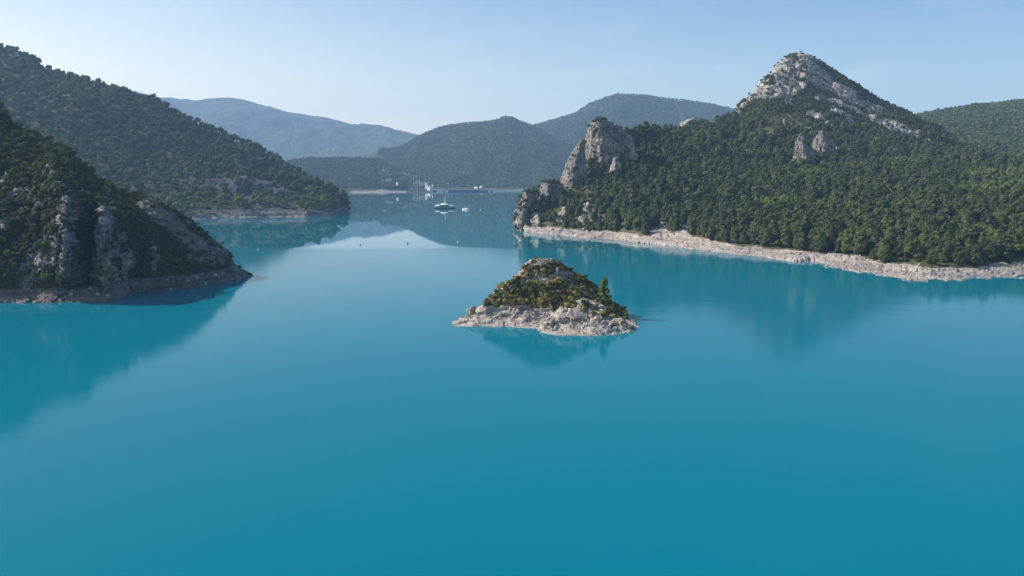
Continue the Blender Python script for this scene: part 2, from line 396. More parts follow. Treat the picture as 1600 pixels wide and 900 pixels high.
# ---- ground sheet, water
def sheet(name, x0, x1, y0, y1, z, mat, nx=2, ny=2):
    xs, ys = np.meshgrid(np.linspace(x0, x1, nx), np.linspace(y0, y1, ny))
    V = np.stack([xs, ys, 0 * xs + z], -1).reshape(-1, 3); idx = np.arange(nx * ny).reshape(ny, nx)
    Fc = np.stack([idx[:-1, :-1], idx[:-1, 1:], idx[1:, 1:], idx[1:, :-1]], -1).reshape(-1, 4)
    me = np_mesh(name, V, Fc, [mat], True); o = bpy.data.objects.new(name, me); link(o); return o
m, n, l, p = nt("lake_water")
geo = n.new("ShaderNodeNewGeometry"); pos = geo.outputs['Position']
sp = n.new("ShaderNodeSeparateXYZ"); l.new(pos, sp.inputs[0])
big = noise(n, l, pos, 0.004, 3, 0.5, (1, 2.0, 1))
col = mixc(n, l, nodemath(n, l, 'MULTIPLY_ADD', big, 1.6, -0.3), (0.0, 0.140, 0.206), (0.0, 0.166, 0.238))
l.new(col, p.inputs['Base Color'])
p.inputs['Specular Tint'].default_value = (0.0, 0.8, 1.0, 1)
# calm water beyond about 500 m, a light breeze nearer the camera
wob = noise(n, l, pos, 0.006, 2, 0.5)
yy = nodemath(n, l, 'ADD', sp.outputs['Y'], nodemath(n, l, 'MULTIPLY_ADD', wob, 50.0, -25.0))
mr = n.new("ShaderNodeMapRange"); mr.interpolation_type = 'SMOOTHSTEP'; l.new(yy, mr.inputs['Value'])
mr.inputs['From Min'].default_value = 485; mr.inputs['From Max'].default_value = 512; mr.inputs['To Min'].default_value = 1.0; mr.inputs['To Max'].default_value = 0.0
gust = noise(n, l, pos, 0.012, 4, 0.55, (0.35, 1.0, 1))
mrf = nodemath(n, l, 'MULTIPLY', mr.outputs[0], nodemath(n, l, 'MULTIPLY_ADD', gust, 1.3, 0.35))
l.new(nodemath(n, l, 'MULTIPLY_ADD', mr.outputs[0], -0.215, 1.333), p.inputs['IOR'])
rough = nodemath(n, l, 'MULTIPLY_ADD', mrf, 0.055, 0.006)
l.new(rough, p.inputs['Roughness'])
rip = noise(n, l, pos, 0.9, 4, 0.6, (0.6, 1.0, 1)); rip2 = noise(n, l, pos, 0.12, 3, 0.6, (0.6, 1.0, 1))
bp = n.new("ShaderNodeBump"); bp.inputs['Distance'].default_value = 0.10; l.new(nodemath(n, l, 'MULTIPLY_ADD', mrf, 0.12, 0.015), bp.inputs['Strength'])
l.new(nodemath(n, l, 'ADD', rip, nodemath(n, l, 'MULTIPLY', rip2, 2.0)), bp.inputs['Height']); l.new(bp.outputs[0], p.inputs['Normal'])
water = tag(sheet("water", -3500, 3500, -500, 2420, 0.0, m, 8, 8), kind='structure', label="calm turquoise lake water")
ground = tag(sheet("ground", -8800, 8800, -550, 11800, -6.5, L_MID, 4, 4), kind='structure', label="valley floor under the hills")

BANKW = [(806, 352), (812, 358), (820, 362), (850, 366), (880, 368), (920, 373), (960, 374), (1000, 380), (1030, 383), (1070, 388), (1110, 393), (1150, 397), (1200, 403), (1250, 411), (1300, 418), (1350, 427), (1400, 435), (1440, 441), (1470, 441), (1500, 438), (1560, 437), (1600, 436), (1750, 440), (1950, 450)]
# ------------------------------------------------------------------ right massif
under = [(a, b + 14) for a, b in BANKW]
right_lines = [
    [(a, b + 10, waterY(b) - 9) for a, b in BANKW],
    BANKW,
    [(806, 346, 690), (820, 352, 660), (850, 356, 640), (880, 356, 626), (920, 360, 606), (960, 362, 590), (1000, 366, 556), (1030, 366, 547), (1060, 366, 538), (1080, 368, 528), (1110, 375, 505), (1150, 384, 478), (1200, 388, 460), (1250, 392, 447), (1300, 398, 430), (1350, 403, 412), (1400, 412, 386), (1440, 417, 372), (1500, 420, 372), (1560, 414, 382), (1600, 410, 392), (1750, 405, 400), (1950, 400, 410)],
    [(806, 340, 700), (830, 330, 675), (870, 333, 655), (920, 338, 632), (960, 338, 615), (1000, 338, 595), (1100, 345, 560), (1200, 350, 520), (1300, 355, 500), (1400, 365, 460), (1500, 370, 440), (1600, 365, 450), (1950, 340, 470)],
    [(806, 335, 705), (830, 315, 690), (870, 312, 675), (920, 305, 665), (960, 300, 660), (1000, 300, 650), (1100, 300, 650), (1200, 300, 640), (1300, 300, 630), (1400, 310, 600), (1500, 315, 580), (1600, 310, 560), (1950, 290, 560)],
    [(806, 335, 708), (830, 308, 700), (870, 298, 690), (920, 280, 690), (960, 265, 700), (1000, 258, 720), (1100, 248, 760), (1200, 240, 800), (1300, 250, 810), (1400, 262, 790), (1500, 275, 740), (1600, 280, 680), (1950, 260, 660)],
    [(806, 334, 710), (830, 304, 705), (870, 290, 700), (900, 278, 705), (930, 255, 715), (960, 240, 735), (1000, 226, 770), (1060, 216, 820), (1100, 210, 870), (1150, 195, 940), (1200, 160, 990), (1250, 155, 1010), (1300, 175, 1000), (1350, 195, 985), (1400, 210, 960), (1450, 225, 930), (1500, 245, 880), (1600, 268, 780), (1950, 245, 740)],
    [(806, 334, 711), (830, 303, 707), (870, 288, 703), (900, 276, 710), (925, 250, 722), (950, 225, 740), (970, 214, 765), (1010, 208, 800), (1040, 204, 840), (1060, 202, 870), (1112, 196, 930), (1130, 191, 960), (1143, 182, 980), (1155, 165, 1000), (1170, 151, 1030), (1180, 140, 1050), (1200, 117, 1075), (1215, 100, 1090), (1228, 89, 1100), (1242, 85, 1105), (1262, 86, 1105), (1280, 95, 1105), (1300, 110, 1100), (1340, 134, 1090), (1360, 149, 1085), (1400, 168, 1070), (1430, 182, 1060), (1450, 196, 1045), (1480, 216, 1025), (1510, 238, 1000), (1540, 250, 960), (1600, 260, 880), (1950, 235, 840)],
]
RROCK = [(1183, 141, 1215, 112, 11), (1150, 178, 1183, 145, 5), (1215, 110, 1262, 96, 17), (1225, 125, 1262, 105, 16), (1240, 140, 1255, 128, 13), (1262, 108, 1292, 140, 19), (1292, 140, 1330, 160, 17), (1330, 160, 1372, 182, 15),
         (1372, 182, 1412, 205, 13), (1412, 205, 1450, 222, 12), (1450, 222, 1505, 242, 8), (1185, 150, 1230, 150, 8), (1200, 135, 1230, 140, 9), (1262, 178, 1284, 188, 6), (1304, 180, 1336, 196, 7), (1290, 196, 1310, 208, 5), (1318, 210, 1346, 225, 4),
         (1270, 155, 1276, 160, 6), (1340, 212, 1370, 220, 3), (1272, 210, 1300, 232, 11), (1300, 240, 1315, 236, 3), (1565, 240, 1600, 246, 4), (1215, 196, 1240, 205, 3)]
SCARP = [(1032, 350, 1035, 380, 9), (1026, 362, 1044, 372, 10), (1081, 340, 1070, 362, 5), (1068, 362, 1062, 378, 12), (1050, 378, 1100, 380, 9)]
PROM = [(845, 300, 835, 345, 9), (818, 300, 815, 330, 7), (880, 330, 870, 350, 5), (918, 325, 905, 350, 5), (925, 330, 922, 358, 3), (820, 335, 812, 350, 7)]
def r_rock(u, v, G, T):
    nz = fbm(G, 22, 4, 3)
    m_ = strokes(u + 14 * nz, v + 9 * fbm(G, 18, 3, 9), RROCK)
    m_ = np.maximum(m_, strokes(u + 6 * nz, v, PROM) * (u < 960))
    top = sstep(0.1, 0.5, fbm(G, 16, 3, 21)) * sstep(165, 150, v) * sstep(1165, 1180, u) * 0.8 * sstep(1330, 1290, u)
    a = R(32); Q = np.stack([(G[..., 0] * math.cos(a) - G[..., 2] * math.sin(a)) * .15, G[..., 1] * .3, G[..., 0] * math.sin(a) + G[..., 2] * math.cos(a)], -1)
    seam = .85 * sstep(.12, .38, fbm(Q, 12, 3, 14)) * sstep(945, 1000, u)
    return np.clip(np.maximum(m_ * (0.85 + 0.9 * fbm(G, 9, 3, 5)), top) - seam, 0, 1) * (T < 8.2)
def r_bank(u, v, G, T):
    b = sstep(2.12, 1.95, T + 0.22 * fbm(G, 14, 3, 4))
    return np.clip(np.maximum(b, strokes(u + 9 * fbm(G, 8, 3, 6), v + 6 * fbm(G, 6, 3, 16), SCARP) * .9 * (T < 4)), 0, 1)
right = loft_land("hills", 806, 1950, 1.5, right_lines, [4, 14, 22, 46, 46, 44, 40], L_RIGHT,
    disp=[D(11, 95, 4, 2, axis='z', by=lambda r_, b_, u, v, T: sstep(2.2, 4.0, T) * sstep(7.0, 5.6, T) * sstep(830, 1000, u)),
          D(8, 40, 3, 8, fac=True, by=lambda r_, b_, u, v, T: r_ * (1 - .8 * sstep(6.3, 7.0, T)), stretch=(1, 1, .8), gain=.55), D(3.0, 11, 3, 12, fac=True, by=lambda r_, b_, u, v, T: r_ * (1 - .6 * sstep(6.5, 7.0, T)), gain=.6), ST(3.2, 7.0, 13, 'rock'),
          D(1.5, 14, 3, 5, fac=True, by='bank', stretch=(1, 1, .5), off=-.2), D(.6, 3, 3, 6, by='bank'), D(1.6, 14, 4, 7, by='soil')],
    rockf=r_rock, bankf=r_bank, ends=[(800, 812)])
finish(right, label="pine covered mountain with pale limestone summit on the right shore")

# ------------------------------------------------------------------ left near cliff
cl_w = [(-500, 500), (-200, 480), (0, 473), (60, 473), (120, 472), (165, 470), (190, 467), (200, 460), (215, 457), (260, 453), (300, 449), (340, 443), (370, 436), (394, 429)]
cliff_lines = [
    [(a, b + 12, waterY(b) - 6) for a, b in cl_w],
    cl_w,
    [(-500, 462, 262), (-200, 458, 276), (0, 451, 288), (100, 450, 289), (165, 447, 291), (190, 442, 296), (200, 436, 306), (260, 432, 316), (300, 429, 323), (340, 423, 335), (360, 418, 346), (375, 420, 355), (394, 428.5, 364)],
    [(-500, 400, 266), (0, 395, 297), (60, 395, 297), (100, 390, 292), (118, 388, 290), (133, 392, 308), (150, 392, 304), (168, 388, 297), (185, 395, 306), (220, 398, 320), (260, 402, 328), (300, 405, 335), (340, 412, 345), (360, 415, 352), (375, 421, 358), (394, 428.4, 364.5)],
    [(-500, 330, 275), (0, 325, 318), (60, 325, 315), (100, 320, 303), (118, 322, 299), (133, 330, 320), (150, 335, 318), (165, 330, 310), (185, 345, 320), (220, 348, 334), (250, 350, 340), (280, 365, 345), (310, 385, 350), (335, 400, 355), (355, 410, 360), (375, 421, 361), (394, 428.3, 365)],
    [(-500, 230, 300), (0, 245, 350), (50, 262, 345), (85, 270, 330), (110, 285, 325), (130, 295, 345), (160, 305, 345), (190, 315, 350), (222, 318, 350), (250, 328, 353), (278, 342, 356), (305, 360, 358), (333, 380, 360), (355, 400, 362), (366, 416, 362), (375, 420, 362.5), (394, 428.2, 365.5)],
    [(-500, 60, 380), (-200, 110, 390), (-60, 140, 395), (0, 170, 395), (15, 191, 393), (32, 201, 390), (50, 207, 388), (65, 218, 386), (87, 228, 382), (110, 243, 378), (130, 263, 374), (140, 271, 372), (155, 289, 370), (180, 301, 368), (222, 309, 366), (250, 320, 364), (278, 334, 363), (305, 354, 362), (333, 373, 363), (355, 395, 364), (364, 413, 364), (375, 419, 364), (394, 428, 366)],
]
CROCK = [(81, 262, 108, 298, 10), (119, 308, 120, 342, 9), (112, 345, 118, 440, 10), (164, 315, 172, 347, 6), (168, 350, 165, 395, 8), (165, 400, 178, 438, 14), (186, 370, 182, 395, 6), (140, 290, 145, 310, 7),
         (60, 385, 70, 430, 9), (88, 380, 100, 430, 10), (148, 400, 155, 438, 6), (310, 385, 345, 402, 8), (325, 372, 350, 395, 6), (300, 405, 345, 412, 6), (240, 395, 245, 425, 6), (10, 270, 12, 290, 4), (50, 260, 60, 275, 4), (30, 420, 45, 440, 6), (350, 405, 360, 412, 5), (285, 345, 300, 360, 4)]
CMARL = [(228, 320, 258, 350, 14), (258, 342, 300, 380, 17), (210, 325, 240, 345, 9), (290, 372, 345, 402, 11), (365, 420, 390, 428, 8)]
def c_rock(u, v, G, T):
    a, b = fbm(G, 9, 4, 31), fbm(G, 7, 3, 33)
    m_ = strokes(u + 10 * a, v + 12 * b, CROCK)
    gen = sstep(0.02, 0.28, fbm(G, 7, 4, 35, stretch=(1, 1, .4))) * sstep(240, 330, v) * 0.9
    return np.clip(np.maximum(m_ * (0.85 + 0.8 * fbm(G, 4, 3, 36)), gen * (.35 + .65 * (u < 200))), 0, 1)
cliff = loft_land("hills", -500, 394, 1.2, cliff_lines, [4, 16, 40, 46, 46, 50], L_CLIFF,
    disp=[D(5, 30, 3, 41, fac=True, axis='y', by=lambda r_, b_, u, v, T: sstep(2.0, 2.6, T) * sstep(6.0, 5.2, T) * sstep(350, 300, u), stretch=(1, 1, .4)),
          D(3.2, 10, 4, 42, fac=True, gain=.6, by=lambda r_, b_, u, v, T: (0.45 + 0.55 * r_) * sstep(1.9, 2.3, T) * sstep(6.3, 5.6, T) * sstep(380, 340, u), stretch=(1, 1, .55)),
          D(1.0, 3.0, 4, 43, ridged=True, by=lambda r_, b_, u, v, T: sstep(1.9, 2.2, T) * sstep(392, 360, u)), D(1.1, 7, 3, 44, fac=True, by='bank', stretch=(1, 1, .5)), D(.5, 2, 3, 45, by='bank')],
    rockf=c_rock, bankf=lambda u, v, G, T: sstep(2.03, 1.93, T + 0.1 * fbm(G, 5, 3, 45)), marlf=lambda u, v, G, T: strokes(u + 6 * fbm(G, 6, 3, 46), v, CMARL),
    relief=[(119, 300, 115, 440, 13, 5), (133, 290, 135, 440, 10, -8), (166, 315, 170, 440, 12, 4.5), (205, 330, 210, 425, 14, -5), (95, 265, 108, 298, 10, 5)], backdrop=0.8)
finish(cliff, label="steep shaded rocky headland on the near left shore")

# ------------------------------------------------------------------ left wooded slope
lw = [(-500, 350), (0, 347), (270, 346), (300, 344), (325, 341), (400, 339), (480, 338.5), (516, 337), (526, 331), (546, 325)]
slope_lines = [
    [(a, b + 4, waterY(b) - 20) for a, b in lw], lw,
    [(-500, 338, 800), (270, 337, 830), (310, 335, 870), (400, 331, 895), (480, 330, 902), (516, 331, 930), (530, 325, 1050), (546, 323.8, 1128)],
    [(-500, 322, 830), (270, 322, 880), (310, 322, 900), (400, 321, 925), (480, 320, 940), (516, 317, 1010), (530, 315, 1075), (546, 323, 1130)],
    [(-500, 310, 850), (270, 311, 930), (310, 313, 940), (400, 313, 960), (480, 312, 985), (516, 309, 1045), (530, 310, 1090), (538, 313, 1110), (546, 322.6, 1131)],
    [(-500, 285, 880), (250, 285, 975), (300, 286, 985), (370, 284, 1000), (400, 290, 1010), (450, 292, 1020), (480, 296, 1035), (516, 303, 1070), (535, 308, 1100), (546, 322.4, 1132)],
    [(-500, 180, 980), (0, 215, 1080), (150, 230, 1090), (250, 235, 1090), (300, 242, 1090), (370, 255, 1095), (400, 263, 1095), (450, 277, 1100), (480, 288, 1105), (516, 302, 1110), (535, 308, 1115), (546, 322.2, 1133)],
    [(-500, 60, 1150), (0, 140, 1200), (100, 160, 1190), (200, 185, 1180), (265, 205, 1170), (340, 230, 1160), (400, 250, 1150), (450, 267, 1145), (480, 284, 1140), (516, 301.5, 1135), (535, 307.5, 1135), (546, 322.1, 1134)],
    [(-500, 0, 1400), (-200, 40, 1400), (-60, 70, 1400), (0, 77, 1400), (15, 80, 1400), (30, 85, 1395), (60, 100, 1385), (68, 110, 1380), (100, 121, 1370), (140, 130, 1350), (175, 139, 1335), (215, 153, 1320), (248, 161, 1300), (265, 174, 1290), (300, 194, 1270), (340, 210, 1250), (375, 224, 1230), (400, 234, 1215), (440, 257, 1195), (480, 281, 1175), (516, 301, 1150), (535, 307, 1140), (546, 322, 1135)],
]
LMARL = [(290, 292, 390, 288, 11), (385, 300, 440, 300, 11), (440, 295, 455, 312, 5), (360, 300, 400, 312, 8), (470, 290, 485, 302, 6), (270, 325, 340, 330, 5), (340, 330, 470, 329, 4), (500, 312, 535, 318, 5), (375, 318, 450, 317, 2)]
slope = loft_land("hills", -500, 546, 1.8, slope_lines, [3, 6, 8, 8, 20, 34, 44, 44], L_LEFT,
    disp=[D(26, 200, 4, 61, axis='z', by=lambda r_, b_, u, v, T: sstep(4.0, 5.5, T) * sstep(8.0, 6.8, T) * sstep(540, 470, u)),
          D(8, 45, 4, 62, ridged=True, by=lambda r_, b_, u, v, T: sstep(3.8, 4.5, T) * sstep(8.2, 7, T) * sstep(545, 500, u), off=-.3, stretch=(1, 1, .3)), D(2.5, 16, 4, 63, by=lambda r_, b_, u, v, T: sstep(1.8, 2.5, T) * sstep(546, 520, u)), D(1.5, 10, 4, 64, by='bank')],
    rockf=lambda u, v, G, T: np.clip(strokes(u + 5 * fbm(G, 30, 3, 3), v, [(0, 80, 60, 100, 10), (100, 150, 110, 170, 3)]) * (.7 + .8 * fbm(G, 15, 3, 2)), 0, 1) * .8,
    bankf=lambda u, v, G, T: sstep(2.05, 1.9, T + 0.25 * fbm(G, 20, 3, 4)),
    marlf=lambda u, v, G, T: strokes(u + 7 * fbm(G, 30, 3, 65), v + 3 * fbm(G, 20, 3, 66), LMARL))
finish(slope, label="long wooded slope falling to the far left shore")

# ------------------------------------------------------------------ far hills
knw = [(430, 302), (540, 300.5), (600, 300), (640, 300), (668, 300)]
knoll = loft_land("hills", 380, 672, 2.0, [
    [(380, 303, 2050), (672, 302, 2100)], [(380, 300.5, 2200), (540, 300.5, 2200), (600, 300, 2250), (634, 299.3, 2300), (641, 298, 2440), (672, 297.5, 2460)],
    [(380, 296, 2260), (560, 295.5, 2280), (600, 295.5, 2300), (634, 296, 2400), (641, 294.5, 2450), (655, 293, 2460), (672, 297, 2470)],
    [(380, 275, 2420), (560, 277, 2430), (610, 280, 2430), (640, 284, 2490), (658, 286, 2490), (672, 296, 2485)],
    [(380, 262, 2700), (430, 262, 2700), (455, 251, 2700), (480, 248, 2700), (520, 248, 2700), (560, 248, 2700), (590, 250, 2680), (610, 258, 2650), (630, 267, 2620), (648, 272, 2600), (660, 283, 2560), (668, 293, 2520), (672, 297, 2500)]],
    [3, 8, 20, 26], L_MID, disp=[D(14, 160, 4, 71, axis='z', by=lambda r_, b_, u, v, T: sstep(2, 2.8, T) * sstep(4, 3.4, T)), D(4, 40, 3, 72, by=lambda r_, b_, u, v, T: sstep(1.9, 2.5, T))],
    bankf=lambda u, v, G, T: sstep(1.95, 1.6, T + 0.5 * fbm(G, 60, 3, 73)) * sstep(535, 560, u) * sstep(642, 628, u), marlf=lambda u, v, G, T: strokes(u + 5 * fbm(G, 60, 3, 74), v, [(595, 268, 640, 275, 5), (600, 283, 630, 280, 4), (640, 290, 660, 287, 5)]))
finish(knoll, label="low forested knoll beside the dam")
hillA = loft_land("hills", 540, 1060, 2.0, [
    [(540, 299, 2450), (1060, 299, 2440)], [(540, 297, 2600), (660, 296.5, 2620), (740, 296.5, 2560), (762, 297.2, 2445), (1060, 297.5, 2440)],
    [(540, 292, 2700), (660, 292, 2700), (740, 291, 2650), (800, 290, 2560), (1060, 288, 2540)],
    [(540, 275, 3000), (660, 265, 2950), (740, 262, 2900), (820, 262, 2850), (900, 268, 2800), (1060, 268, 2800)],
    [(540, 262, 3400), (600, 243, 3300), (660, 238, 3300), (700, 232, 3300), (740, 225, 3250), (800, 225, 3200), (860, 240, 3150), (1060, 262, 3000)],
    [(540, 262, 3700), (580, 254, 3650), (610, 240, 3650), (635, 226, 3650), (652, 214, 3650), (680, 202, 3650), (700, 197, 3650), (720, 194, 3650), (740, 192, 3620), (765, 190, 3600), (778, 187, 3600), (790, 183, 3600), (800, 184, 3600), (812, 190, 3580), (830, 196, 3560), (860, 212, 3500), (900, 232, 3450), (960, 250, 3400), (1060, 260, 3300)]],
    [3, 8, 22, 26, 28], L_MID, disp=[D(60, 420, 4, 81, ridged=True, axis='z', off=-.35, by=lambda r_, b_, u, v, T: sstep(1.6, 2.6, T) * sstep(5, 4, T)), D(6, 60, 3, 82, by=lambda r_, b_, u, v, T: sstep(1.5, 2.5, T))],
    bankf=lambda u, v, G, T: .9 * sstep(1.45, 1.2, T + 0.3 * fbm(G, 60, 3, 83)) * sstep(755, 765, u))
finish(hillA, label="green forested hill beyond the dam")
hillB = loft_land("hills", 700, 1420, 2.5, [
    [(700, 288, 3268), (1420, 288, 3268)], [(700, 270, 3526), (860, 260, 3526), (960, 255, 3440), (1150, 250, 3440), (1420, 250, 3440)],
    [(700, 240, 3956), (860, 225, 3870), (960, 205, 3870), (1100, 205, 3870), (1420, 220, 3870)],
    [(700, 225, 4472), (800, 206, 4429), (836, 196, 4386), (850, 193, 4386), (870, 187, 4386), (885, 182, 4386), (900, 177, 4369), (925, 161, 4343), (940, 156, 4343), (955, 151, 4343), (965, 148, 4343), (985, 149, 4343), (1000, 149, 4343), (1030, 153, 4343), (1050, 156, 4343), (1085, 160, 4343), (1110, 164, 4343), (1141, 171, 4343), (1200, 185, 4343), (1300, 205, 4343), (1420, 225, 4343)]],
    [14, 26, 30], L_MID, disp=[D(90, 600, 4, 91, ridged=True, axis='z', off=-.35, by=lambda r_, b_, u, v, T: sstep(0.4, 1.2, T) * sstep(3, 2.2, T)), D(8, 80, 3, 92)])
finish(hillB, label="high broad hazy forested hill in the middle distance")
mount = loft_land("mountains", -200, 900, 2.5, [
    [(-200, 286, 5200), (900, 286, 5200)], [(-200, 250, 5800), (450, 247, 5800), (620, 252, 5800), (900, 262, 5800)],
    [(-200, 190, 6500), (200, 195, 6500), (450, 215, 6500), (600, 228, 6500), (900, 245, 6500)],
    [(-200, 100, 7300), (100, 120, 7300), (180, 136, 7300), (200, 141, 7300), (225, 147, 7300), (250, 153, 7300), (272, 154, 7300), (300, 157, 7300), (325, 155, 7300), (345, 153, 7300), (362, 153, 7300), (375, 155, 7300), (400, 163, 7300), (425, 167, 7300), (440, 174, 7300), (460, 178, 7300), (480, 181, 7300), (510, 185, 7300), (535, 192, 7300), (555, 198, 7300), (575, 196, 7300), (595, 197, 7300), (615, 203, 7300), (635, 207, 7300), (652, 213, 7300), (700, 228, 7300), (900, 250, 7300)]],
    [14, 34, 40], L_FAR, disp=[D(230, 1500, 5, 101, ridged=True, axis='z', off=-.4, by=lambda r_, b_, u, v, T: sstep(0.3, 1.0, T) * sstep(3, 2.1, T)), D(28, 260, 5, 102, ridged=True, off=-.3, by=lambda r_, b_, u, v, T: sstep(3.4, 2.7, T) * .8 + .2)],
    rockf=lambda u, v, G, T: np.clip(strokes(u + 5 * fbm(G, 300, 3, 5), v, [(605, 215, 602, 226, 2), (630, 210, 628, 220, 2), (460, 200, 462, 212, 2)]), 0, 1) * .8)
finish(mount, label="blue hazy mountain ridge on the horizon")
hillR = loft_land("hills", 1380, 2000, 2.0, [
    [(1380, 290, 1050), (1600, 278, 980), (2000, 270, 950)], [(1380, 250, 1250), (1500, 245, 1200), (1600, 245, 1150), (2000, 240, 1150)],
    [(1380, 215, 1500), (1500, 205, 1480), (1600, 200, 1450), (2000, 200, 1450)],
    [(1380, 190, 1850), (1430, 181, 1850), (1450, 177, 1850), (1480, 172, 1850), (1500, 169, 1850), (1520, 165, 1850), (1545, 164, 1850), (1560, 162, 1850), (1580, 160, 1850), (1600, 158, 1850), (1700, 150, 1850), (2000, 150, 1850)]],
    [26, 30, 30], L_MID, disp=[D(26, 200, 4, 111, axis='z', by=lambda r_, b_, u, v, T: sstep(3, 2.3, T)), D(3, 30, 3, 112)])
finish(hillR, label="dark forested hill behind the right mountain")

# ------------------------------------------------------------------ crags: closed rocks built ring by ring
def crag(name, levels, mat, seed, depth=0.8, n=96, amp=1.0, wl_=8.0, stretch=(1, 1, .55), label=None, group=None, turn=20, cat="rock"):
    """levels: (v, uL, uR, Y) from the bottom to the top"""
    lv = np.array(levels, float); k = 70
    t = np.linspace(0, len(lv) - 1, k)
    I = [np.interp(t, np.arange(len(lv)), lv[:, c]) for c in range(4)]
    ang = np.linspace(0, 2 * math.pi, n, endpoint=False)
    I[3] = I[3].min() + (I[2] - I[1]).max() / F * I[3].mean() * .5 * depth - (I[2] - I[1]) / F * I[3] * .5 * depth * .0 + (I[3] - I[3].min()) * .12 - ((I[2] - I[1]).max() - (I[2] - I[1])) / F * I[3].mean() * .5 * depth * .75
    G = np.zeros((k + 1, n, 3))
    for j in range(k):
        a = W(I[1][j], I[0][j], I[3][j]); b = W(I[2][j], I[0][j], I[3][j])
        c = (a + b) / 2; hw = np.linalg.norm(b - a) / 2
        sq = 1.0 / (np.abs(np.cos(ang)) ** 7 + np.abs(np.sin(ang)) ** 7) ** (1 / 7.0)   # squarish section
        px, py = np.cos(ang) * sq, np.sin(ang) * sq; ct, st_ = math.cos(R(turn)), math.sin(R(turn)); px, py = px * ct - py * depth * st_, px * st_ + py * depth * ct
        G[j] = c + np.stack([px / np.abs(px).max() * hw, py / np.abs(px).max() * hw, 0 * ang], -1)
    G[k] = G[k - 1].mean(0) + np.array([0, 0, 0.3]) + (G[k - 1] - G[k - 1].mean(0)) * 0.02
    C = G.mean(1, keepdims=True); N = G - C; N[..., 2] = 0.25 * np.abs(N).max(-1); N /= np.maximum(np.linalg.norm(N, axis=2), 1e-6)[..., None]
    tap = 1 - 0.3 * sstep(k - 3, k, np.arange(k + 1))[:, None]
    f1 = facets(G, wl_, 3, seed, stretch, .55); f2 = fbm(G, wl_ / 5, 4, seed + 3, True) - .4
    G = G + N * (amp * (1.0 * f1 + 0.25 * f2) * tap)[..., None]
    nr, nc = G.shape[:2]; idx = np.arange(nr * nc).reshape(nr, nc); nx = np.roll(idx, -1, 1)
    Fc = np.stack([idx[:-1], nx[:-1], nx[1:], idx[1:]], -1).reshape(-1, 4)
    rock = np.clip(0.95 - 1.1 * sstep(0.15, 0.45, fbm(G, wl_ * .8, 3, seed + 9)) * 0.8, 0, 1)
    me = np_mesh(name, G.reshape(-1, 3), Fc, [mat], True, {'rock': rock, 'bank': 0 * rock, 'marl': 0 * rock})
    o = bpy.data.objects.new(name, me); link(o); tag(o, label, cat, group); o['_g'] = 0; del o['_g']
    return o, G
crags = {}
_, crags['block'] = crag("rock_outcrop", [(290, 908, 978, 712), (262, 911, 982, 716), (246, 912, 985, 722), (232, 912, 987, 726), (222, 912, 984, 730), (212, 914, 978, 734), (203, 917, 971, 737), (196, 921, 964, 739), (191, 926, 958, 740), (188, 932, 950, 740)], L_CRAG, 201, 0.8, amp=4.6, wl_=15, turn=30, stretch=(1, 1, .4), label="big blocky grey limestone crag rising above the shore pines")
_, crags['spire'] = crag("rock_outcrop", [(316, 876, 926, 684), (300, 874, 922, 686), (288, 872, 920, 688), (276, 877, 918, 690), (262, 883, 916, 692), (250, 888, 915, 694), (238, 894, 914, 696), (228, 900, 914, 698), (218, 906, 915, 700)], L_CRAG, 202, 1.0, amp=2.0, wl_=9, turn=35, label="pale leaning limestone spire left of the blocky crag")
_, crags['prom'] = crag("rock_outcrop", [(352, 830, 866, 668), (335, 832, 872, 674), (318, 836, 876, 680), (304, 839, 878, 685), (293, 843, 878, 690), (286, 849, 872, 692)], L_CRAG, 203, 1.1, amp=1.9, wl_=9, turn=30, label="shrubby limestone knob at the foot of the spire")
_, crags['tip'] = crag("rock_outcrop", [(360, 808, 832, 664), (346, 810, 834, 668), (334, 806, 838, 672), (322, 811, 842, 678), (308, 815, 843, 684), (300, 820, 838, 688)], L_CRAG, 204, 0.9, amp=1.5, wl_=7, turn=25, label="low pale rock standing in the water at the promontory tip")
crag("rock_outcrop", [(206, 1058, 1120, 915), (198, 1061, 1114, 918), (192, 1065, 1110, 920), (187, 1073, 1103, 922), (184.5, 1082, 1094, 924)], L_RIGHT, 205, 0.7, amp=2.2, wl_=14, stretch=(1, 1, 1), turn=10, label="smooth pale rock dome poking above the forested saddle")
crag("rock_outcrop", [(258, 1240, 1276, 762), (246, 1241, 1274, 766), (234, 1242, 1269, 770), (222, 1244, 1263, 775), (213, 1248, 1258, 779), (208, 1251, 1254, 781)], L_CRAG, 206, 0.9, amp=1.8, wl_=8, turn=38, label="pale triangular rock fin among the pines below the summit")
crag("rock_outcrop", [(245, 1270, 1310, 800), (230, 1268, 1306, 804), (218, 1271, 1300, 808), (209, 1276, 1294, 812), (204, 1282, 1290, 813)], L_CRAG, 207, 0.9, amp=2.4, wl_=10, turn=30, label="grey shaded rock block right of the triangular fin")

crag("rock_outcrop", [(276, 952, 970, 690), (264, 954, 970, 694), (254, 956, 968, 698), (246, 960, 966, 700)], L_RIGHT, 211, 0.9, amp=1.2, wl_=6, turn=35, label="small pale rib of rock below the blocky crag")
crag("rock_outcrop", [(250, 980, 996, 716), (240, 983, 995, 720), (232, 986, 992, 722)], L_RIGHT, 212, 0.9, amp=1.1, wl_=6, turn=35, label="small pale rock at the right foot of the blocky crag")
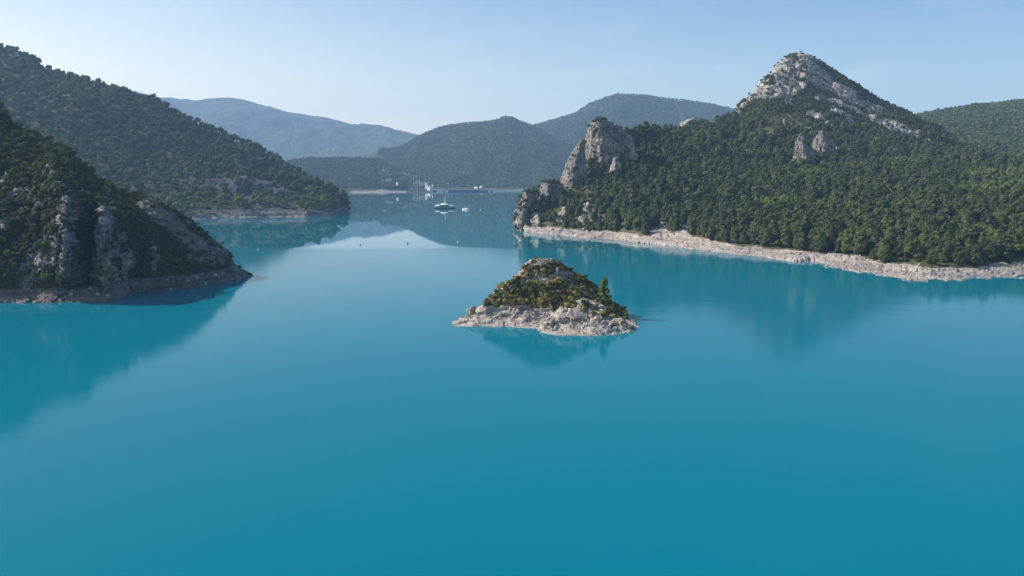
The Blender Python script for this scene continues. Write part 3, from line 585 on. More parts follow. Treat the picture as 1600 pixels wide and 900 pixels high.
# ------------------------------------------------------------------ the islet
def rows_of(*a): return a
iw = [(706, 509), (712, 509), (740, 510), (780, 510), (820, 512), (845, 513), (870, 509), (920, 507), (960, 507), (980, 508), (992, 510), (997, 511)]
isl_lines = [
    [(a, b + 8, waterY(b) - 2.5) for a, b in iw], iw,
    [(706, 508, 241), (725, 499, 243), (745, 494, 243), (770, 492, 243), (820, 495, 242), (850, 497, 242), (900, 496, 244), (960, 498, 244), (985, 503, 243), (997, 510.5, 241)],
    [(706, 507.5, 242), (725, 494, 245), (745, 485, 246), (765, 474, 247), (800, 477, 246), (840, 480, 246), (880, 482, 246), (930, 484, 247), (960, 491, 246), (985, 502, 244), (997, 510.3, 241.5)],
    [(706, 507, 243), (725, 492, 247), (745, 483, 249), (765, 468, 251), (790, 462, 251), (840, 458, 251), (880, 458, 251), (920, 462, 251), (945, 475, 250), (965, 487, 249), (985, 503, 245), (997, 510, 241)],
    [(706, 506.5, 244), (725, 491, 249), (745, 482, 252), (765, 464, 254), (790, 445, 255), (815, 432, 256), (840, 428, 256), (870, 430, 256), (895, 440, 256), (920, 455, 255), (945, 470, 254), (965, 484, 252), (985, 502, 247), (997, 510, 242)],
    [(706, 506, 245), (712, 504, 247), (728, 494, 250), (745, 487, 253), (757, 476, 255), (765, 465, 257), (776, 455, 258), (790, 441, 259), (803, 431, 260), (814, 421, 261), (820, 411, 262), (830, 405, 262), (845, 402.5, 262), (862, 404, 262), (873, 409, 262), (882, 416, 261), (893, 424, 261), (905, 430, 260), (918, 438, 260), (930, 446, 259), (940, 457, 258), (950, 467, 257), (960, 476, 256), (978, 488, 254), (984, 499, 250), (997, 509, 244)],
]
IROCK = [(790, 441, 812, 424, 7), (820, 410, 855, 406, 9), (815, 440, 830, 434, 5), (812, 437, 870, 427, 4), (835, 436, 862, 440, 7), (870, 424, 892, 432, 6), (880, 432, 905, 455, 8), (888, 440, 912, 460, 6), (930, 458, 945, 470, 4), (765, 468, 782, 452, 4), (905, 446, 928, 452, 3)]
def i_rock(u, v, G, T):
    return np.clip(strokes(u + 5 * fbm(G, 3, 3, 131), v + 4 * fbm(G, 2.5, 3, 132), IROCK) * (.85 + .7 * fbm(G, 1.5, 3, 133)) + .55 * sstep(.25, .5, fbm(G, 2.5, 3, 134)), 0, 1)
def i_bank(u, v, G, T): return np.maximum(sstep(3.1, 2.9, T + .25 * fbm(G, 4, 3, 135)), sstep(765, 750, u))
isl = loft_land("rocky_islet", 706, 997, 0.85, isl_lines, [5, 26, 26, 28, 32, 34], L_ISLET,
    disp=[D(1.5, 10, 3, 141, fac=True, off=-.2, by=lambda r_, b_, u, v, T: sstep(1, 2, T) * sstep(6, 5.2, T) * sstep(704, 730, u) * sstep(997, 975, u)),
          D(.6, 5.6, 2, 142, fac=True, gain=.45, off=-.1, by=lambda r_, b_, u, v, T: (.35 + .65 * np.maximum(r_, b_ * .8)) * sstep(.8, 1.3, T) * sstep(6.6, 5.7, T), stretch=(.6, .8, 1.7)),
          ST(.65, 1.9, 145, 'bank', -14), D(.08, 1.0, 4, 143, ridged=True, off=-.3, by=lambda r_, b_, u, v, T: (.4 + .6 * np.maximum(r_, b_)) * sstep(.8, 1.3, T))],
    rockf=i_rock, bankf=i_bank, backdrop=1.1)
hw_ = [(838, 518), (845, 519), (870, 523), (920, 524), (960, 523), (985, 519), (992, 516)]
hump = loft_land("hump", 838, 992, 0.85, [
    [(a, b + 8, waterY(b) - 2.0) for a, b in hw_], hw_,
    [(838, 518, 230), (850, 513, 230), (870, 509, 231), (900, 508, 231), (940, 508, 231), (970, 510, 231), (992, 515.5, 232)],
    [(838, 518, 231), (850, 506, 232.5), (870, 495, 234), (900, 490, 235), (935, 493, 235), (960, 500, 234), (978, 508, 233), (992, 515.3, 233)],
    [(838, 517.5, 232), (848, 506, 234), (858, 496, 236), (870, 487, 238), (882, 479, 240), (895, 471, 241), (908, 468, 241), (920, 470, 241), (935, 476, 240), (950, 485, 239), (962, 492, 238), (975, 502, 236), (984, 511, 234), (992, 515, 233.5)]],
    [5, 22, 26, 26], L_ISLET,
    disp=[D(1.0, 6, 3, 151, fac=True, off=-.1, by=lambda r_, b_, u, v, T: sstep(1, 1.8, T) * sstep(4.3, 3.6, T)), D(.5, 3.6, 2, 152, fac=True, gain=.55, stretch=(.6, .8, 1.6), by=lambda r_, b_, u, v, T: sstep(.9, 1.4, T) * sstep(5, 4, T)), ST(.7, 1.7, 155, 'bank', 24), D(.08, .8, 4, 153, ridged=True, off=-.3)],
    bankf=lambda u, v, G, T: np.clip(1.05 - .9 * strokes(u, v, [(885, 478, 960, 484, 8), (930, 488, 958, 494, 5)]) * sstep(-.1, .2, fbm(G, 2.5, 3, 155)), 0, 1))
islet = finish(isl, [hump], kind=None, label="small pyramid shaped rocky islet with bleached pale base in the middle of the lake", cat="islet")

# ------------------------------------------------------------------ foliage prototypes
def ico(sub=2):
    import bmesh
    bm = bmesh.new(); bmesh.ops.create_icosphere(bm, subdivisions=sub, radius=1.0)
    V = np.array([v.co[:] for v in bm.verts]); Fc = np.array([[v.index for v in f.verts] for f in bm.faces]); bm.free(); return V, Fc
ICO2 = ico(2)
def crown_mesh(name, lobes, nleaf, leaf, mat, seed, core=0.78, squash=0.55):
    """lobes: (x,y,z,r). lumpy core lobes plus many small leaf faces through the outer shell"""
    g = np.random.default_rng(seed); V, Fc = [], []; off = 0
    for (x, y, z, r) in lobes:
        v = ICO2[0] * r * core * (1 + 0.22 * g.normal(size=(len(ICO2[0]), 1))) * np.array([1, 1, 0.85]) + np.array([x, y, z])
        V.append(v); Fc.append(ICO2[1] + off); off += len(v)
    LB = np.array(lobes); wts = LB[:, 3] ** 2; wts /= wts.sum()
    k = g.choice(len(LB), nleaf, p=wts)
    d = g.normal(size=(nleaf, 3)); d /= np.linalg.norm(d, axis=1)[:, None]; d[:, 2] = np.where(d[:, 2] < -0.35, -d[:, 2], d[:, 2])
    rr = LB[k, 3] * (0.72 + 0.42 * g.random(nleaf) ** 1.3)
    c = LB[k, :3] + d * rr[:, None] * np.array([1, 1, .88])
    nrm = d + 0.38 * g.normal(size=(nleaf, 3)); nrm /= np.linalg.norm(nrm, axis=1)[:, None]
    a = np.cross(nrm, g.normal(size=(nleaf, 3))); a /= np.linalg.norm(a, axis=1)[:, None]; b = np.cross(nrm, a)
    s = (leaf * (0.6 + 0.8 * g.random(nleaf)))[:, None]
    q = np.stack([c + a * s, c + b * s * squash, c - a * s], 1).reshape(-1, 3)
    V.append(q); Fc.append(np.arange(nleaf * 3).reshape(-1, 3) + off)
    return np_mesh(name, np.concatenate(V), np.concatenate(Fc), [mat], False)
def pine_lobes(g, slim=1.0):
    L = []; h0 = 0.22
    for t in np.linspace(0, 1, 6):
        z = h0 + (0.90 - h0) * t; r = (0.25 * (1 - t) ** 0.7 + 0.07) * slim
        n_ = 4 if t < .5 else (3 if t < .85 else 1)
        for i in range(n_):
            a = g.random() * 6.28; q = r * (0.55 if n_ > 1 else 0.1)
            L.append((math.cos(a) * q, math.sin(a) * q, z + g.normal() * .02, r * (0.62 + .2 * g.random())))
    return L
def broad_lobes(g, wide=0.34):
    L = [(0, 0, .62, wide * .8)]
    for i in range(11):
        a = g.random() * 6.28; e = g.random(); q = wide * (0.5 + .5 * g.random()) * math.sin(math.acos(e * .9))
        L.append((math.cos(a) * q, math.sin(a) * q, .45 + .38 * e + g.normal() * .03, wide * (.32 + .25 * g.random())))
    return L
def shrub_lobes(g):
    L = []
    for i in range(7):
        a = g.random() * 6.28; q = .38 * g.random() ** .6
        L.append((math.cos(a) * q, math.sin(a) * q, .22 + .25 * g.random() * (1 - q), .22 + .12 * g.random()))
    return L
def trunk_mesh(name, h, r, g, limbs=4, lean=0.03):
    b = MB(); pts = [(0, 0, -0.06)]
    for k in range(1, 6): pts.append((g.normal() * lean, g.normal() * lean, h * k / 5))
    for k in range(5): b.tube(pts[k], pts[k + 1], r * (1 - .16 * k), r * (1 - .16 * (k + 1)), 7)
    for k in range(limbs):
        z = h * (.45 + .5 * k / max(1, limbs)); a = g.random() * 6.28; L_ = .18 + .08 * g.random()
        b.tube((0, 0, z), (math.cos(a) * L_, math.sin(a) * L_, z + .13), r * .4, r * .12, 5)
    me = bpy.data.meshes.new(name); me.from_pydata(b.v, [], b.f); me.materials.append(M['bark']); me.update(); return me
PROTO = {}
def make_protos(key, kind, mat, nvar, nleaf, leaf, seed, **kw):
    out = []
    for i in range(nvar):
        g = np.random.default_rng(seed + i)
        lob = pine_lobes(g, kw.get('slim', 1.0)) if kind == 'pine' else broad_lobes(g, kw.get('wide', .34)) if kind == 'broad' else shrub_lobes(g)
        cm = crown_mesh("crown", lob, nleaf, leaf, mat, seed + 50 + i)
        tm = trunk_mesh("trunk", .82 if kind == 'pine' else (.6 if kind == 'broad' else .3), .022 if kind != 'shrub' else .03, g)
        out.append((cm, tm))
    PROTO[key] = out
make_protos('pine', 'pine', M['pine'], 5, 700, .045, 300)
make_protos('broad', 'broad', M['broad'], 4, 600, .05, 340)
make_protos('bright', 'broad', M['bright'], 3, 600, .05, 360)
make_protos('scrub', 'shrub', M['scrub'], 4, 350, .07, 380)
make_protos('dry', 'shrub', M['dry'], 4, 450, .06, 400)
_g = np.random.default_rng(77); _L = []
for _i in range(46):
    _t = _g.random(); _a = _g.random() * 6.28; _q = .25 * (1 - .7 * _t) * _g.random() ** .5; _L.append((math.cos(_a) * _q, math.sin(_a) * _q, .14 + .78 * _t, .055 + .085 * _g.random() * (1.15 - _t)))
PROTO['islettree'] = [(crown_mesh("crown", _L, 2600, .026, M['bright'], 421, core=.8), trunk_mesh("trunk", .75, .018, _g, 6))]
proto_col = {}
def proto_collection(keys):
    """unlinked collection of crown meshes with trunks merged, for the scattered forest"""
    name = "_".join(keys); c = bpy.data.collections.new("sources_" + name); i = 0
    for k in keys:
        for (cm, tm) in PROTO[k]:
            o = bpy.data.objects.new("source_%02d" % i, cm); c.objects.link(o); i += 1
    return c
def scatter_object(name, P, S, K, coll, label, kind='stuff', zs=None):
    me = bpy.data.meshes.new(name); P = np.asarray(P, np.float32)
    me.vertices.add(len(P)); me.vertices.foreach_set("co", P.ravel())
    for nm, arr, ty in (("inst_size", S, 'FLOAT'), ("inst_turn", rng.random(len(P)) * 6.28, 'FLOAT'), ("inst_kind", K, 'INT'), ("inst_tall", S * (1 if zs is None else zs), 'FLOAT')):
        at = me.attributes.new(nm, ty, 'POINT'); at.data.foreach_set("value", np.asarray(arr, np.int32 if ty == 'INT' else np.float32))
    me.update(); o = bpy.data.objects.new(name, me); link(o); tag(o, label, kind=kind)
    ng = bpy.data.node_groups.new(name, 'GeometryNodeTree'); N_, L_ = ng.nodes, ng.links
    ng.interface.new_socket("Geometry", in_out='INPUT', socket_type='NodeSocketGeometry'); ng.interface.new_socket("Geometry", in_out='OUTPUT', socket_type='NodeSocketGeometry')
    gi, go = N_.new("NodeGroupInput"), N_.new("NodeGroupOutput"); ip = N_.new("GeometryNodeInstanceOnPoints")
    ci = N_.new("GeometryNodeCollectionInfo"); ci.inputs['Collection'].default_value = coll; ci.inputs['Separate Children'].default_value = True; ci.inputs['Reset Children'].default_value = True
    def na(k, t):
        q = N_.new("GeometryNodeInputNamedAttribute"); q.data_type = t; q.inputs['Name'].default_value = k; return q.outputs[0]
    cr = N_.new("ShaderNodeCombineXYZ"); L_.new(na("inst_turn", 'FLOAT'), cr.inputs[2])
    cs = N_.new("ShaderNodeCombineXYZ"); s_ = na("inst_size", 'FLOAT'); L_.new(s_, cs.inputs[0]); L_.new(s_, cs.inputs[1]); L_.new(na("inst_tall", 'FLOAT'), cs.inputs[2])
    L_.new(gi.outputs[0], ip.inputs['Points']); L_.new(ci.outputs[0], ip.inputs['Instance']); ip.inputs['Pick Instance'].default_value = True
    L_.new(na("inst_kind", 'INT'), ip.inputs['Instance Index']); L_.new(cr.outputs[0], ip.inputs['Rotation']); L_.new(cs.outputs[0], ip.inputs['Scale'])
    L_.new(ip.outputs[0], go.inputs[0])
    md = o.modifiers.new("scatter", 'NODES'); md.node_group = ng
    return o
def sample(land, n, tmin, tmax, cond=None, umin=-120, umax=1720, cell=None):
    """area-weighted random points on a land grid, thinned to one per cell"""
    G = land['G']; a, b, c = G[:-1, :-1], G[:-1, 1:], G[1:, :-1]
    ar = np.linalg.norm(np.cross(b - a, c - a), axis=2); T = land['T'][:-1, :-1]
    u, v = project(a); ok = (T >= tmin) & (T <= tmax) & (u > umin) & (u < umax)
    w = np.where(ok, ar, 0)
    if cond is not None: w = w * cond(u, v, a, T, land['rock'][:-1, :-1], land['bank'][:-1, :-1], land['marl'][:-1, :-1])
    w = w.ravel(); w /= w.sum(); k = rng.choice(len(w), n, p=w); i, j = np.unravel_index(k, ar.shape)
    s, t = rng.random((2, n, 1))
    P = G[i, j] * (1 - s) * (1 - t) + G[i, j + 1] * s * (1 - t) + G[i + 1, j] * (1 - s) * t + G[i + 1, j + 1] * s * t
    if cell:
        key = np.floor(P[:, 0] / cell).astype(np.int64) * 100003 + np.floor(P[:, 1] / cell).astype(np.int64)
        _, first = np.unique(key, return_index=True); P = P[first]
    return P
def plant(name, key, var, loc, h, rz, label, cat, group, with_trunk=True, tall=1.0, crown_name="crown"):
    cm, tm = PROTO[key][var % len(PROTO[key])]
    e = empty(name, tuple(loc), rz); e.scale = (h, h, h * tall)
    o = bpy.data.objects.new(crown_name, cm); link(o, e)
    if with_trunk: t_ = bpy.data.objects.new("trunk", tm); link(t_, e)
    return tag(e, label, cat, group)

# ---- right slope
def cond_r(u, v, G, T, rock, bank, marl): return (1 - sstep(.2, .45, rock)) * (1 - sstep(.25, .6, bank)) * (1 - 0.9 * sstep(6.2, 6.8, T) * (u > 1130) * (v < 200)) * (1 - .8 * strokes(u, v, [(1150, 215, 1235, 190, 22), (1180, 235, 1225, 225, 14), (1290, 215, 1420, 245, 10)]))
Pp = sample(right, 22000, 2.0, 8.3, lambda u, v, G, T, r_, b_, m_: cond_r(u, v, G, T, r_, b_, m_) * (.12 + sstep(-.32, -.05, fbm(G, 38, 3, 178))) * (1 - strokes(u, v, [(1060, 204, 1112, 202, 13)])), 800, 1720, 5.3)
u_, v_ = project(Pp)
bright_f = sstep(.05, .3, fbm(Pp, 60, 3, 171) + .25 * strokes(u_, v_, [(1090, 290, 1140, 250, 14), (1180, 270, 1220, 280, 15), (1330, 275, 1370, 265, 12), (960, 320, 990, 350, 16), (1160, 190, 1260, 200, 25), (1250, 275, 1400, 285, 20), (1480, 270, 1600, 290, 16)]))
kindp = np.where(rng.random(len(Pp)) < .08 + .75 * bright_f, np.where(rng.random(len(Pp)) < .35, 9 + rng.integers(0, 3, len(Pp)), 5 + rng.integers(0, 4, len(Pp))), rng.integers(0, 5, len(Pp)))
hp = np.where(kindp < 5, rng.uniform(5.5, 13, len(Pp)), rng.uniform(4.5, 9.5, len(Pp))) * (1 + .35 * fbm(Pp, 45, 3, 177))
hi = sstep(215, 170, v_) * (u_ > 1140); hp = hp * (1 - .5 * hi) * np.where(u_ < 960, .62, 1.0)
inview = (u_ > 812) & (u_ < 1598) & (Pp[:, 1] < 640)
order = np.argsort(Pp[:, 1] / hp + 1e6 * ((~inview) | (kindp >= 5)))
near = order[:290]; isnear = np.zeros(len(Pp), bool); isnear[near] = True
for i in near:
    plant("pine_tree", 'pine', int(kindp[i]), Pp[i] - np.array([0, 0, .2]), hp[i], random.random() * 6.28, ("dark green pine above the shore between the promontory rocks and the scree scar" if u_[i] < 1010 else "dark green pine just right of the pale scree scar on the right shore" if u_[i] < 1180 else "dark green pine above the straight middle stretch of pale shore" if u_[i] < 1330 else "dark green pine above the widest bulge of the pale beach" if u_[i] < 1480 else "dark green pine above the shaded beach at the right edge of the photo"), "pine tree", "pines nearest the right shore")
CF = proto_collection(['pine', 'broad', 'bright'])
scatter_object("forest", Pp[~isnear] - np.array([0, 0, .2]), hp[~isnear], kindp[~isnear], CF, "dense mixed pine forest covering the right mountain")
# scrub on the upper right mountain and between trees
Ps = sample(right, 9000, 2.0, 8.25, lambda u, v, G, T, r_, b_, m_: (1 - .93 * sstep(.25, .5, r_)) * (1 - sstep(.3, .6, b_)) * (.25 + 3 * sstep(5.4, 6.2, T)), 800, 1700, 2.6)
CS = proto_collection(['scrub', 'broad'])
def scr(P, lo, hi_, pb=.25): return rng.uniform(lo, hi_, len(P)), np.where(rng.random(len(P)) < pb, 4 + rng.integers(0, 4, len(P)), rng.integers(0, 4, len(P)))
s_, k_ = scr(Ps, 2.2, 5.2)
# shrubs on the ledges of the crags
def crag_pts(G, n, up=.35, front=True):
    a, b, c = G[:-1, :-1], G[:-1, 1:], G[1:, :-1]; N = np.cross(b - a, c - a); ar = np.linalg.norm(N, axis=2); N /= np.maximum(ar, 1e-9)[..., None]
    w = ar * (np.abs(N[..., 2]) ** 2.5 + .025 + .09 * (a[..., 0] > np.median(a[..., 0]) + 4)) * (0.15 + sstep(.0, .3, fbm(a, 14, 3, 181))); w = w.ravel() / w.sum(); k = rng.choice(len(w), n, p=w); i, j = np.unravel_index(k, ar.shape)
    return G[i, j]
Pc = np.concatenate([crag_pts(crags['block'], 230), crag_pts(crags['spire'], 30), crag_pts(crags['prom'], 150), crag_pts(crags['tip'], 110)])
s2, k2 = scr(Pc, 1.5, 4.2, .35)
scatter_object("undergrowth", np.concatenate([Ps, Pc]), np.concatenate([s_, s2]), np.concatenate([k_, k2]), CS, "low scrub growing over the right mountain and its crags")

# ---- left slope
Pl = sample(slope, 30000, 2.0, 8.3, lambda u, v, G, T, r_, b_, m_: (1 - .96 * sstep(.3, .6, m_)) * (1 - sstep(.3, .6, b_)) * (1 - .8 * r_) * (1 - .7 * sstep(.0, .3, fbm(G, 60, 3, 191)) * (T < 7)) * (1 - .9 * strokes(u, v, [(0, 108, 50, 120, 12)])), -100, 560, 8.2)
ul, vl = project(Pl); Kl = np.where(rng.random(len(Pl)) < .14, 9 + rng.integers(0, 3, len(Pl)), np.where(rng.random(len(Pl)) < .25, rng.integers(0, 5, len(Pl)), 5 + rng.integers(0, 4, len(Pl))))
Tl = (vl > 308) & (ul > 262) & (ul < 540)
Kl = np.where(Tl & (rng.random(len(Pl)) < .7), 9 + rng.integers(0, 3, len(Pl)), Kl)
Sl = rng.uniform(6, 14, len(Pl)) * np.where(rng.random(len(Pl)) < .3, .6, 1)
sel = np.where(Tl)[0]; sel = sel[np.argsort(Pl[sel, 1])][:170]; isn = np.zeros(len(Pl), bool); isn[sel] = True
for i in sel:
    key, var = ('pine', Kl[i]) if Kl[i] < 5 else (('broad', Kl[i] - 5) if Kl[i] < 9 else ('bright', Kl[i] - 9))
    plant("broadleaf_tree" if key != 'pine' else "pine_tree", key, int(var), Pl[i] - np.array([0, 0, .3]), Sl[i], random.random() * 6.28, "light green tree on the low terrace above the far left shore" if key == 'bright' else ("dark tree on the low terrace above the far left shore" if key == 'broad' else "narrow dark pine on the low terrace above the far left shore"), "tree", "terrace trees on the far left shore")
scatter_object("woodland", Pl[~isn] - np.array([0, 0, .3]), Sl[~isn], Kl[~isn], CF, "dense broadleaf woodland covering the left slope")

# ---- near cliff
def cond_c(u, v, G, T, r_, b_, m_): return (1 - .93 * sstep(.3, .55, r_)) * (1 - sstep(.2, .5, b_)) * (1 - .93 * m_) * (.12 + sstep(-.1, .15, fbm(G, 12, 3, 201)))
Pq = sample(cliff, 1500, 2.1, 6.2, cond_c, -60, 386, 3.0)
uq, vq = project(Pq); vis = (uq > 0)
hq = rng.uniform(2.0, 4.8, len(Pq)) * np.where(uq > 200, .66, 1) * np.where(uq > 320, .8, 1)
big_i = np.argsort(-hq * vis)[:240]; isb = np.zeros(len(Pq), bool); isb[big_i] = True
for i in big_i:
    r_ = random.random()
    if r_ < .45: key, nm, lb = 'broad', "bush", "rounded dark green bush clinging to the shaded left headland"
    elif r_ < .6: key, nm, lb = 'bright', "bush", "lighter yellow green bush clinging to the shaded left headland"
    else: key, nm, lb = 'scrub', "shrub", "low olive shrub clinging to the shaded left headland"
    lb = lb.replace('the shaded left headland', 'the rugged left part of the shaded headland' if uq[i] < 110 else ('the two pale rock ribs of the shaded headland' if uq[i] < 200 else ('the dark middle slope of the shaded headland' if uq[i] < 290 else 'the low end of the shaded headland near its tip')))
    plant(nm, key, random.randrange(4), Pq[i] - np.array([0, 0, .3]), hq[i], random.random() * 6.28, lb, "bush", "bushes on the left headland", with_trunk=True)
Pz = sample(cliff, 5200, 2.05, 6.3, cond_c, -60, 386, 1.2); sz, kz = scr(Pz, .9, 2.4, .3)
scatter_object("ground_cover", np.concatenate([Pz, Pq[~isb]]), np.concatenate([sz, hq[~isb]]), np.concatenate([kz, rng.integers(0, 8, (~isb).sum())]), CS, "low scrub covering the ledges of the left headland")

# ---- far hills
Pf = np.concatenate([sample(knoll, 7000, 2.1, 4.3, lambda u, v, G, T, r_, b_, m_: (1 - .9 * m_) * (1 - b_), 380, 672, 9.0), sample(hillA, 30000, 1.7, 5.2, None, 590, 1000, 9.5), sample(hillB, 22000, .8, 3.1, None, 740, 1200, 12.0), sample(hillR, 9000, .0, 3.2, None, 1400, 1660, 8.0)])
Kf = np.where(rng.random(len(Pf)) < .35 + .8 * fbm(Pf, 200, 3, 211), rng.integers(0, 5, len(Pf)), 5 + rng.integers(0, 7, len(Pf)))
Sf = rng.uniform(9, 15, len(Pf)) * np.where(Pf[:, 1] > 3800, 1.1, np.where(Pf[:, 1] > 2600, .85, np.where(Pf[:, 1] < 2100, .75, .95)))
scatter_object("far_forest", Pf - np.array([0, 0, 1.0]), Sf, Kf, CF, "distant forest clothing the hills around the dam", zs=.8)

# ---- islet plants
e_ = W(943, 464, 252.5)
for (u0, v0, Y0, h_, nm) in ((944, 473, 252, 8.0, 'tree'),):
    plant("broadleaf_tree", 'islettree', 0, W(u0, v0, Y0), h_, .4, "single bright green tree on the right shoulder of the rocky islet", "tree", None, tall=1.05)
def cond_i(u, v, G, T, r_, b_, m_): return (1 - .95 * sstep(.35, .6, r_)) * (1 - .98 * sstep(.3, .6, b_)) * (.06 + sstep(-.12, .12, fbm(G, 4.5, 3, 221)))
Pi = sample(isl, 900, 2.8, 5.85, cond_i, 752, 978, .75)
Pi = np.concatenate([Pi, sample(hump, 60, 2.6, 4.4, lambda u, v, G, T, r_, b_, m_: (1 - b_) ** 2 + .002, 850, 965, .8)])
hi_ = rng.uniform(.7, 2.3, len(Pi)); bi = np.argsort(-hi_)[:150]; isi = np.zeros(len(Pi), bool); isi[bi] = True
for i in bi:
    r_ = random.random(); key, lb = ('dry', "small ochre and olive shrub on the slope of the rocky islet") if r_ < .62 else (('scrub', "small dark olive shrub on the slope of the rocky islet") if r_ < .82 else ('broad', "small rounded green bush on the slope of the rocky islet"))
    plant("shrub", key, random.randrange(4), Pi[i] - np.array([0, 0, .12]), hi_[i] * (1.0 if key != 'broad' else 1.1), random.random() * 6.28, lb, "shrub", "shrubs on the rocky islet", with_trunk=False, crown_name="foliage")
CD = proto_collection(['dry', 'scrub'])
Pg = sample(isl, 5200, 2.75, 6.4, cond_i, 748, 982, .32)
scatter_object("grass", np.concatenate([Pi[~isi], Pg]), np.concatenate([hi_[~isi], rng.uniform(.35, .95, len(Pg))]), np.concatenate([rng.integers(0, 8, (~isi).sum()), rng.integers(0, 8, len(Pg))]), CD, "dry grass and low scrub covering the top of the islet")

# ---- loose boulders along the drawdown shores
def boulder(seed):
    g = np.random.default_rng(seed); v = ICO2[0] * np.array([1, .8, .62]); v = v + v * (0.35 * facet(v * 1.0, .8, seed))[:, None]
    return np_mesh("boulder", v, ICO2[1], [M['boulder']], False)
M['boulder'] = plain("boulder_stone", (0.33, 0.30, 0.27), 0.95, var=0.35, scale=2.0)
CB = bpy.data.collections.new("sources_boulder")
for i_ in range(4):
    o_ = bpy.data.objects.new("source_b%d" % i_, boulder(900 + i_)); CB.objects.link(o_)
Pb = np.concatenate([sample(right, 700, 1.0, 2.1, None, 815, 1640), sample(slope, 300, 1.0, 2.0, None, 280, 540), sample(cliff, 160, 1.0, 1.9, None, -60, 385), sample(isl, 60, 1.05, 1.6, None, 715, 985), sample(hump, 40, 1.05, 1.4, None, 842, 988)])
Sb = .22 + 1.1 * rng.random(len(Pb)) ** 5; Sb = np.where(Pb[:, 1] > 600, Sb * 1.5, Sb); Sb = np.where((Pb[:, 1] < 265) & (np.abs(Pb[:, 0] - 8) < 60), Sb * .45, Sb)
scatter_object("rubble", Pb, Sb, rng.integers(0, 4, len(Pb)), CB, "loose grey boulders scattered along the pale drawdown shores")

# ------------------------------------------------------------------ dam and its buildings
def wp(u, v, Y): return Vector([float(x) for x in W(u, v, Y)])
def xz(u, v, Y): p_ = W(u, v, Y); return float(p_[0]), float(p_[2])
def slab(name, u0, u1, vt, Y, th, mat, parent, zb=-5.0, Y1=None, seg=1, bow=0.0):
    """wall from u0 to u1 whose top edge shows on row vt"""
    mb = MB(); Y1 = Y if Y1 is None else Y1
    fr, bk = [], []
    for i in range(seg + 1):
        t = i / seg; Yc = Y + (Y1 - Y) * t - bow * 4 * t * (1 - t); x, z = xz(u0 + (u1 - u0) * t, vt, Yc); fr.append((x, Yc, z))
    secs = [[(x, y, zb), (x, y, z), (x, y + th, z), (x, y + th, zb)] for x, y, z in fr]
    mb.loft(secs); return mb.build(name, mat, parent)
dam = empty("dam", (float(W(730, 296, 2380)[0]), 2380, 0)); DAMO = dam.location.copy()
tag(dam, "long low concrete dam wall closing the far end of the lake", "dam")
def under_parent(o, par): o.location = -Vector(par.location); return o
under_parent(slab("wall", 677, 770, 296.3, 2372, 8, M['darkconc'], dam, seg=16, bow=18), dam)
under_parent(slab("spillway", 682, 693, 297.0, 2352, 2.5, M['concrete'], dam), dam)
under_parent(slab("spillway", 694.5, 700, 297.5, 2349, 2.5, M['concrete'], dam), dam)
cr = MB()
for i in range(23):
    t0, t1 = i / 23, (i + 1) / 23; q = []
    for t in (t0, t1):
        Yc = 2372 - 18 * 4 * t * (1 - t); x, z = xz(677 + 93 * t, 296.3, Yc); q.append((x, Yc, z))
    a, b = q; ang = math.atan2(b[1] - a[1], b[0] - a[0])
    cr.box(((a[0] + b[0]) / 2, (a[1] + b[1]) / 2 + 3.5, a[2] + .5), (math.hypot(b[0] - a[0], b[1] - a[1]) * 1.0, 9, 1.0), ang)
under_parent(cr.build("parapet", M['concrete'], dam), dam)
side = empty("dam_wing", (float(W(653, 297, 2390)[0]), 2390, 0)); tag(side, "dark side wall of the dam with two pale piers left of the tower", "dam wing")
under_parent(slab("wall", 640, 665, 296.0, 2390, 8, M['darkconc'], side), side)
for uu in (639.3, 651.3): under_parent(slab("pier", uu, uu + 1.1, 295.2, 2386, 3, M['concrete'], side), side)
under_parent(slab("parapet", 640.6, 665, 294.9, 2388.5, 1.2, M['concrete'], side, zb=xz(640, 295.95, 2388.5)[1]), side)
tw = empty("intake_tower", (float(W(672, 297, 2384)[0]), 2384, 0)); tag(tw, "pale concrete intake tower with raised corner posts at the dam", "tower")
_w = 9 * 2381 / F * .72; _zt = xz(672, 292.0, 2381)[1]; MB().box((0, 0, _zt / 2 - 2.5), (_w, _w, _zt + 5), -.75).build("tower_body", M['concrete'], tw)
for _a, _h in ((.82, 7.0), (2.39, 4.0), (3.96, 4.5), (5.53, 5.0)): MB().box((math.cos(_a - .75) * _w * .58, math.sin(_a - .75) * _w * .58, _zt + _h / 2), (2.2, 2.2, _h), -.75).build("corner_post", M['concrete'], tw)
MB().box((-_w * .36, -_w * .38, 2.4), (3.4, .5, 4.2), -.75).build("doorway", M['darkconc'], tw)
def house(name, u, v, w, h, Y, d, label, roof=True, mat='plaster', cat="building"):
    p_ = wp(u, v, Y); e = empty(name, p_, -.7 + .12 * math.sin(u)); tag(e, label, cat)
    MB().box((0, 0, h / 2 - 3), (w, d, h + 6)).build("wall", M[mat], e)
    if roof:
        MB().loft([[(-w * .56, -d * .56, h), (-w * .56, d * .56, h), (-w * .56, d * .03, h + w * .28), (-w * .56, -d * .03, h + w * .28)], [(w * .56, -d * .56, h), (w * .56, d * .56, h), (w * .56, d * .03, h + w * .28), (w * .56, -d * .03, h + w * .28)]]).build("roof", M['tile'] if mat == 'plaster' else M['concrete'], e)
    else: MB().box((0, 0, h + .3), (w * 1.08, d * 1.08, .6)).build("roof", M['concrete'], e)
    for k in (-1, 1): MB().box((k * w * .24, -d / 2 - .05, h * .55), (w * .16, .12, h * .3)).build("window", M['glass'], e)
    return e
house("gatehouse", 666.3, 292.5, 5.5, 13, 2410, 6, "tall narrow white gatehouse beside the intake tower", False)
house("house", 621, 286.5, 5.5, 3.5, 2360, 5, "small white house on the wooded knoll left of the dam", False)
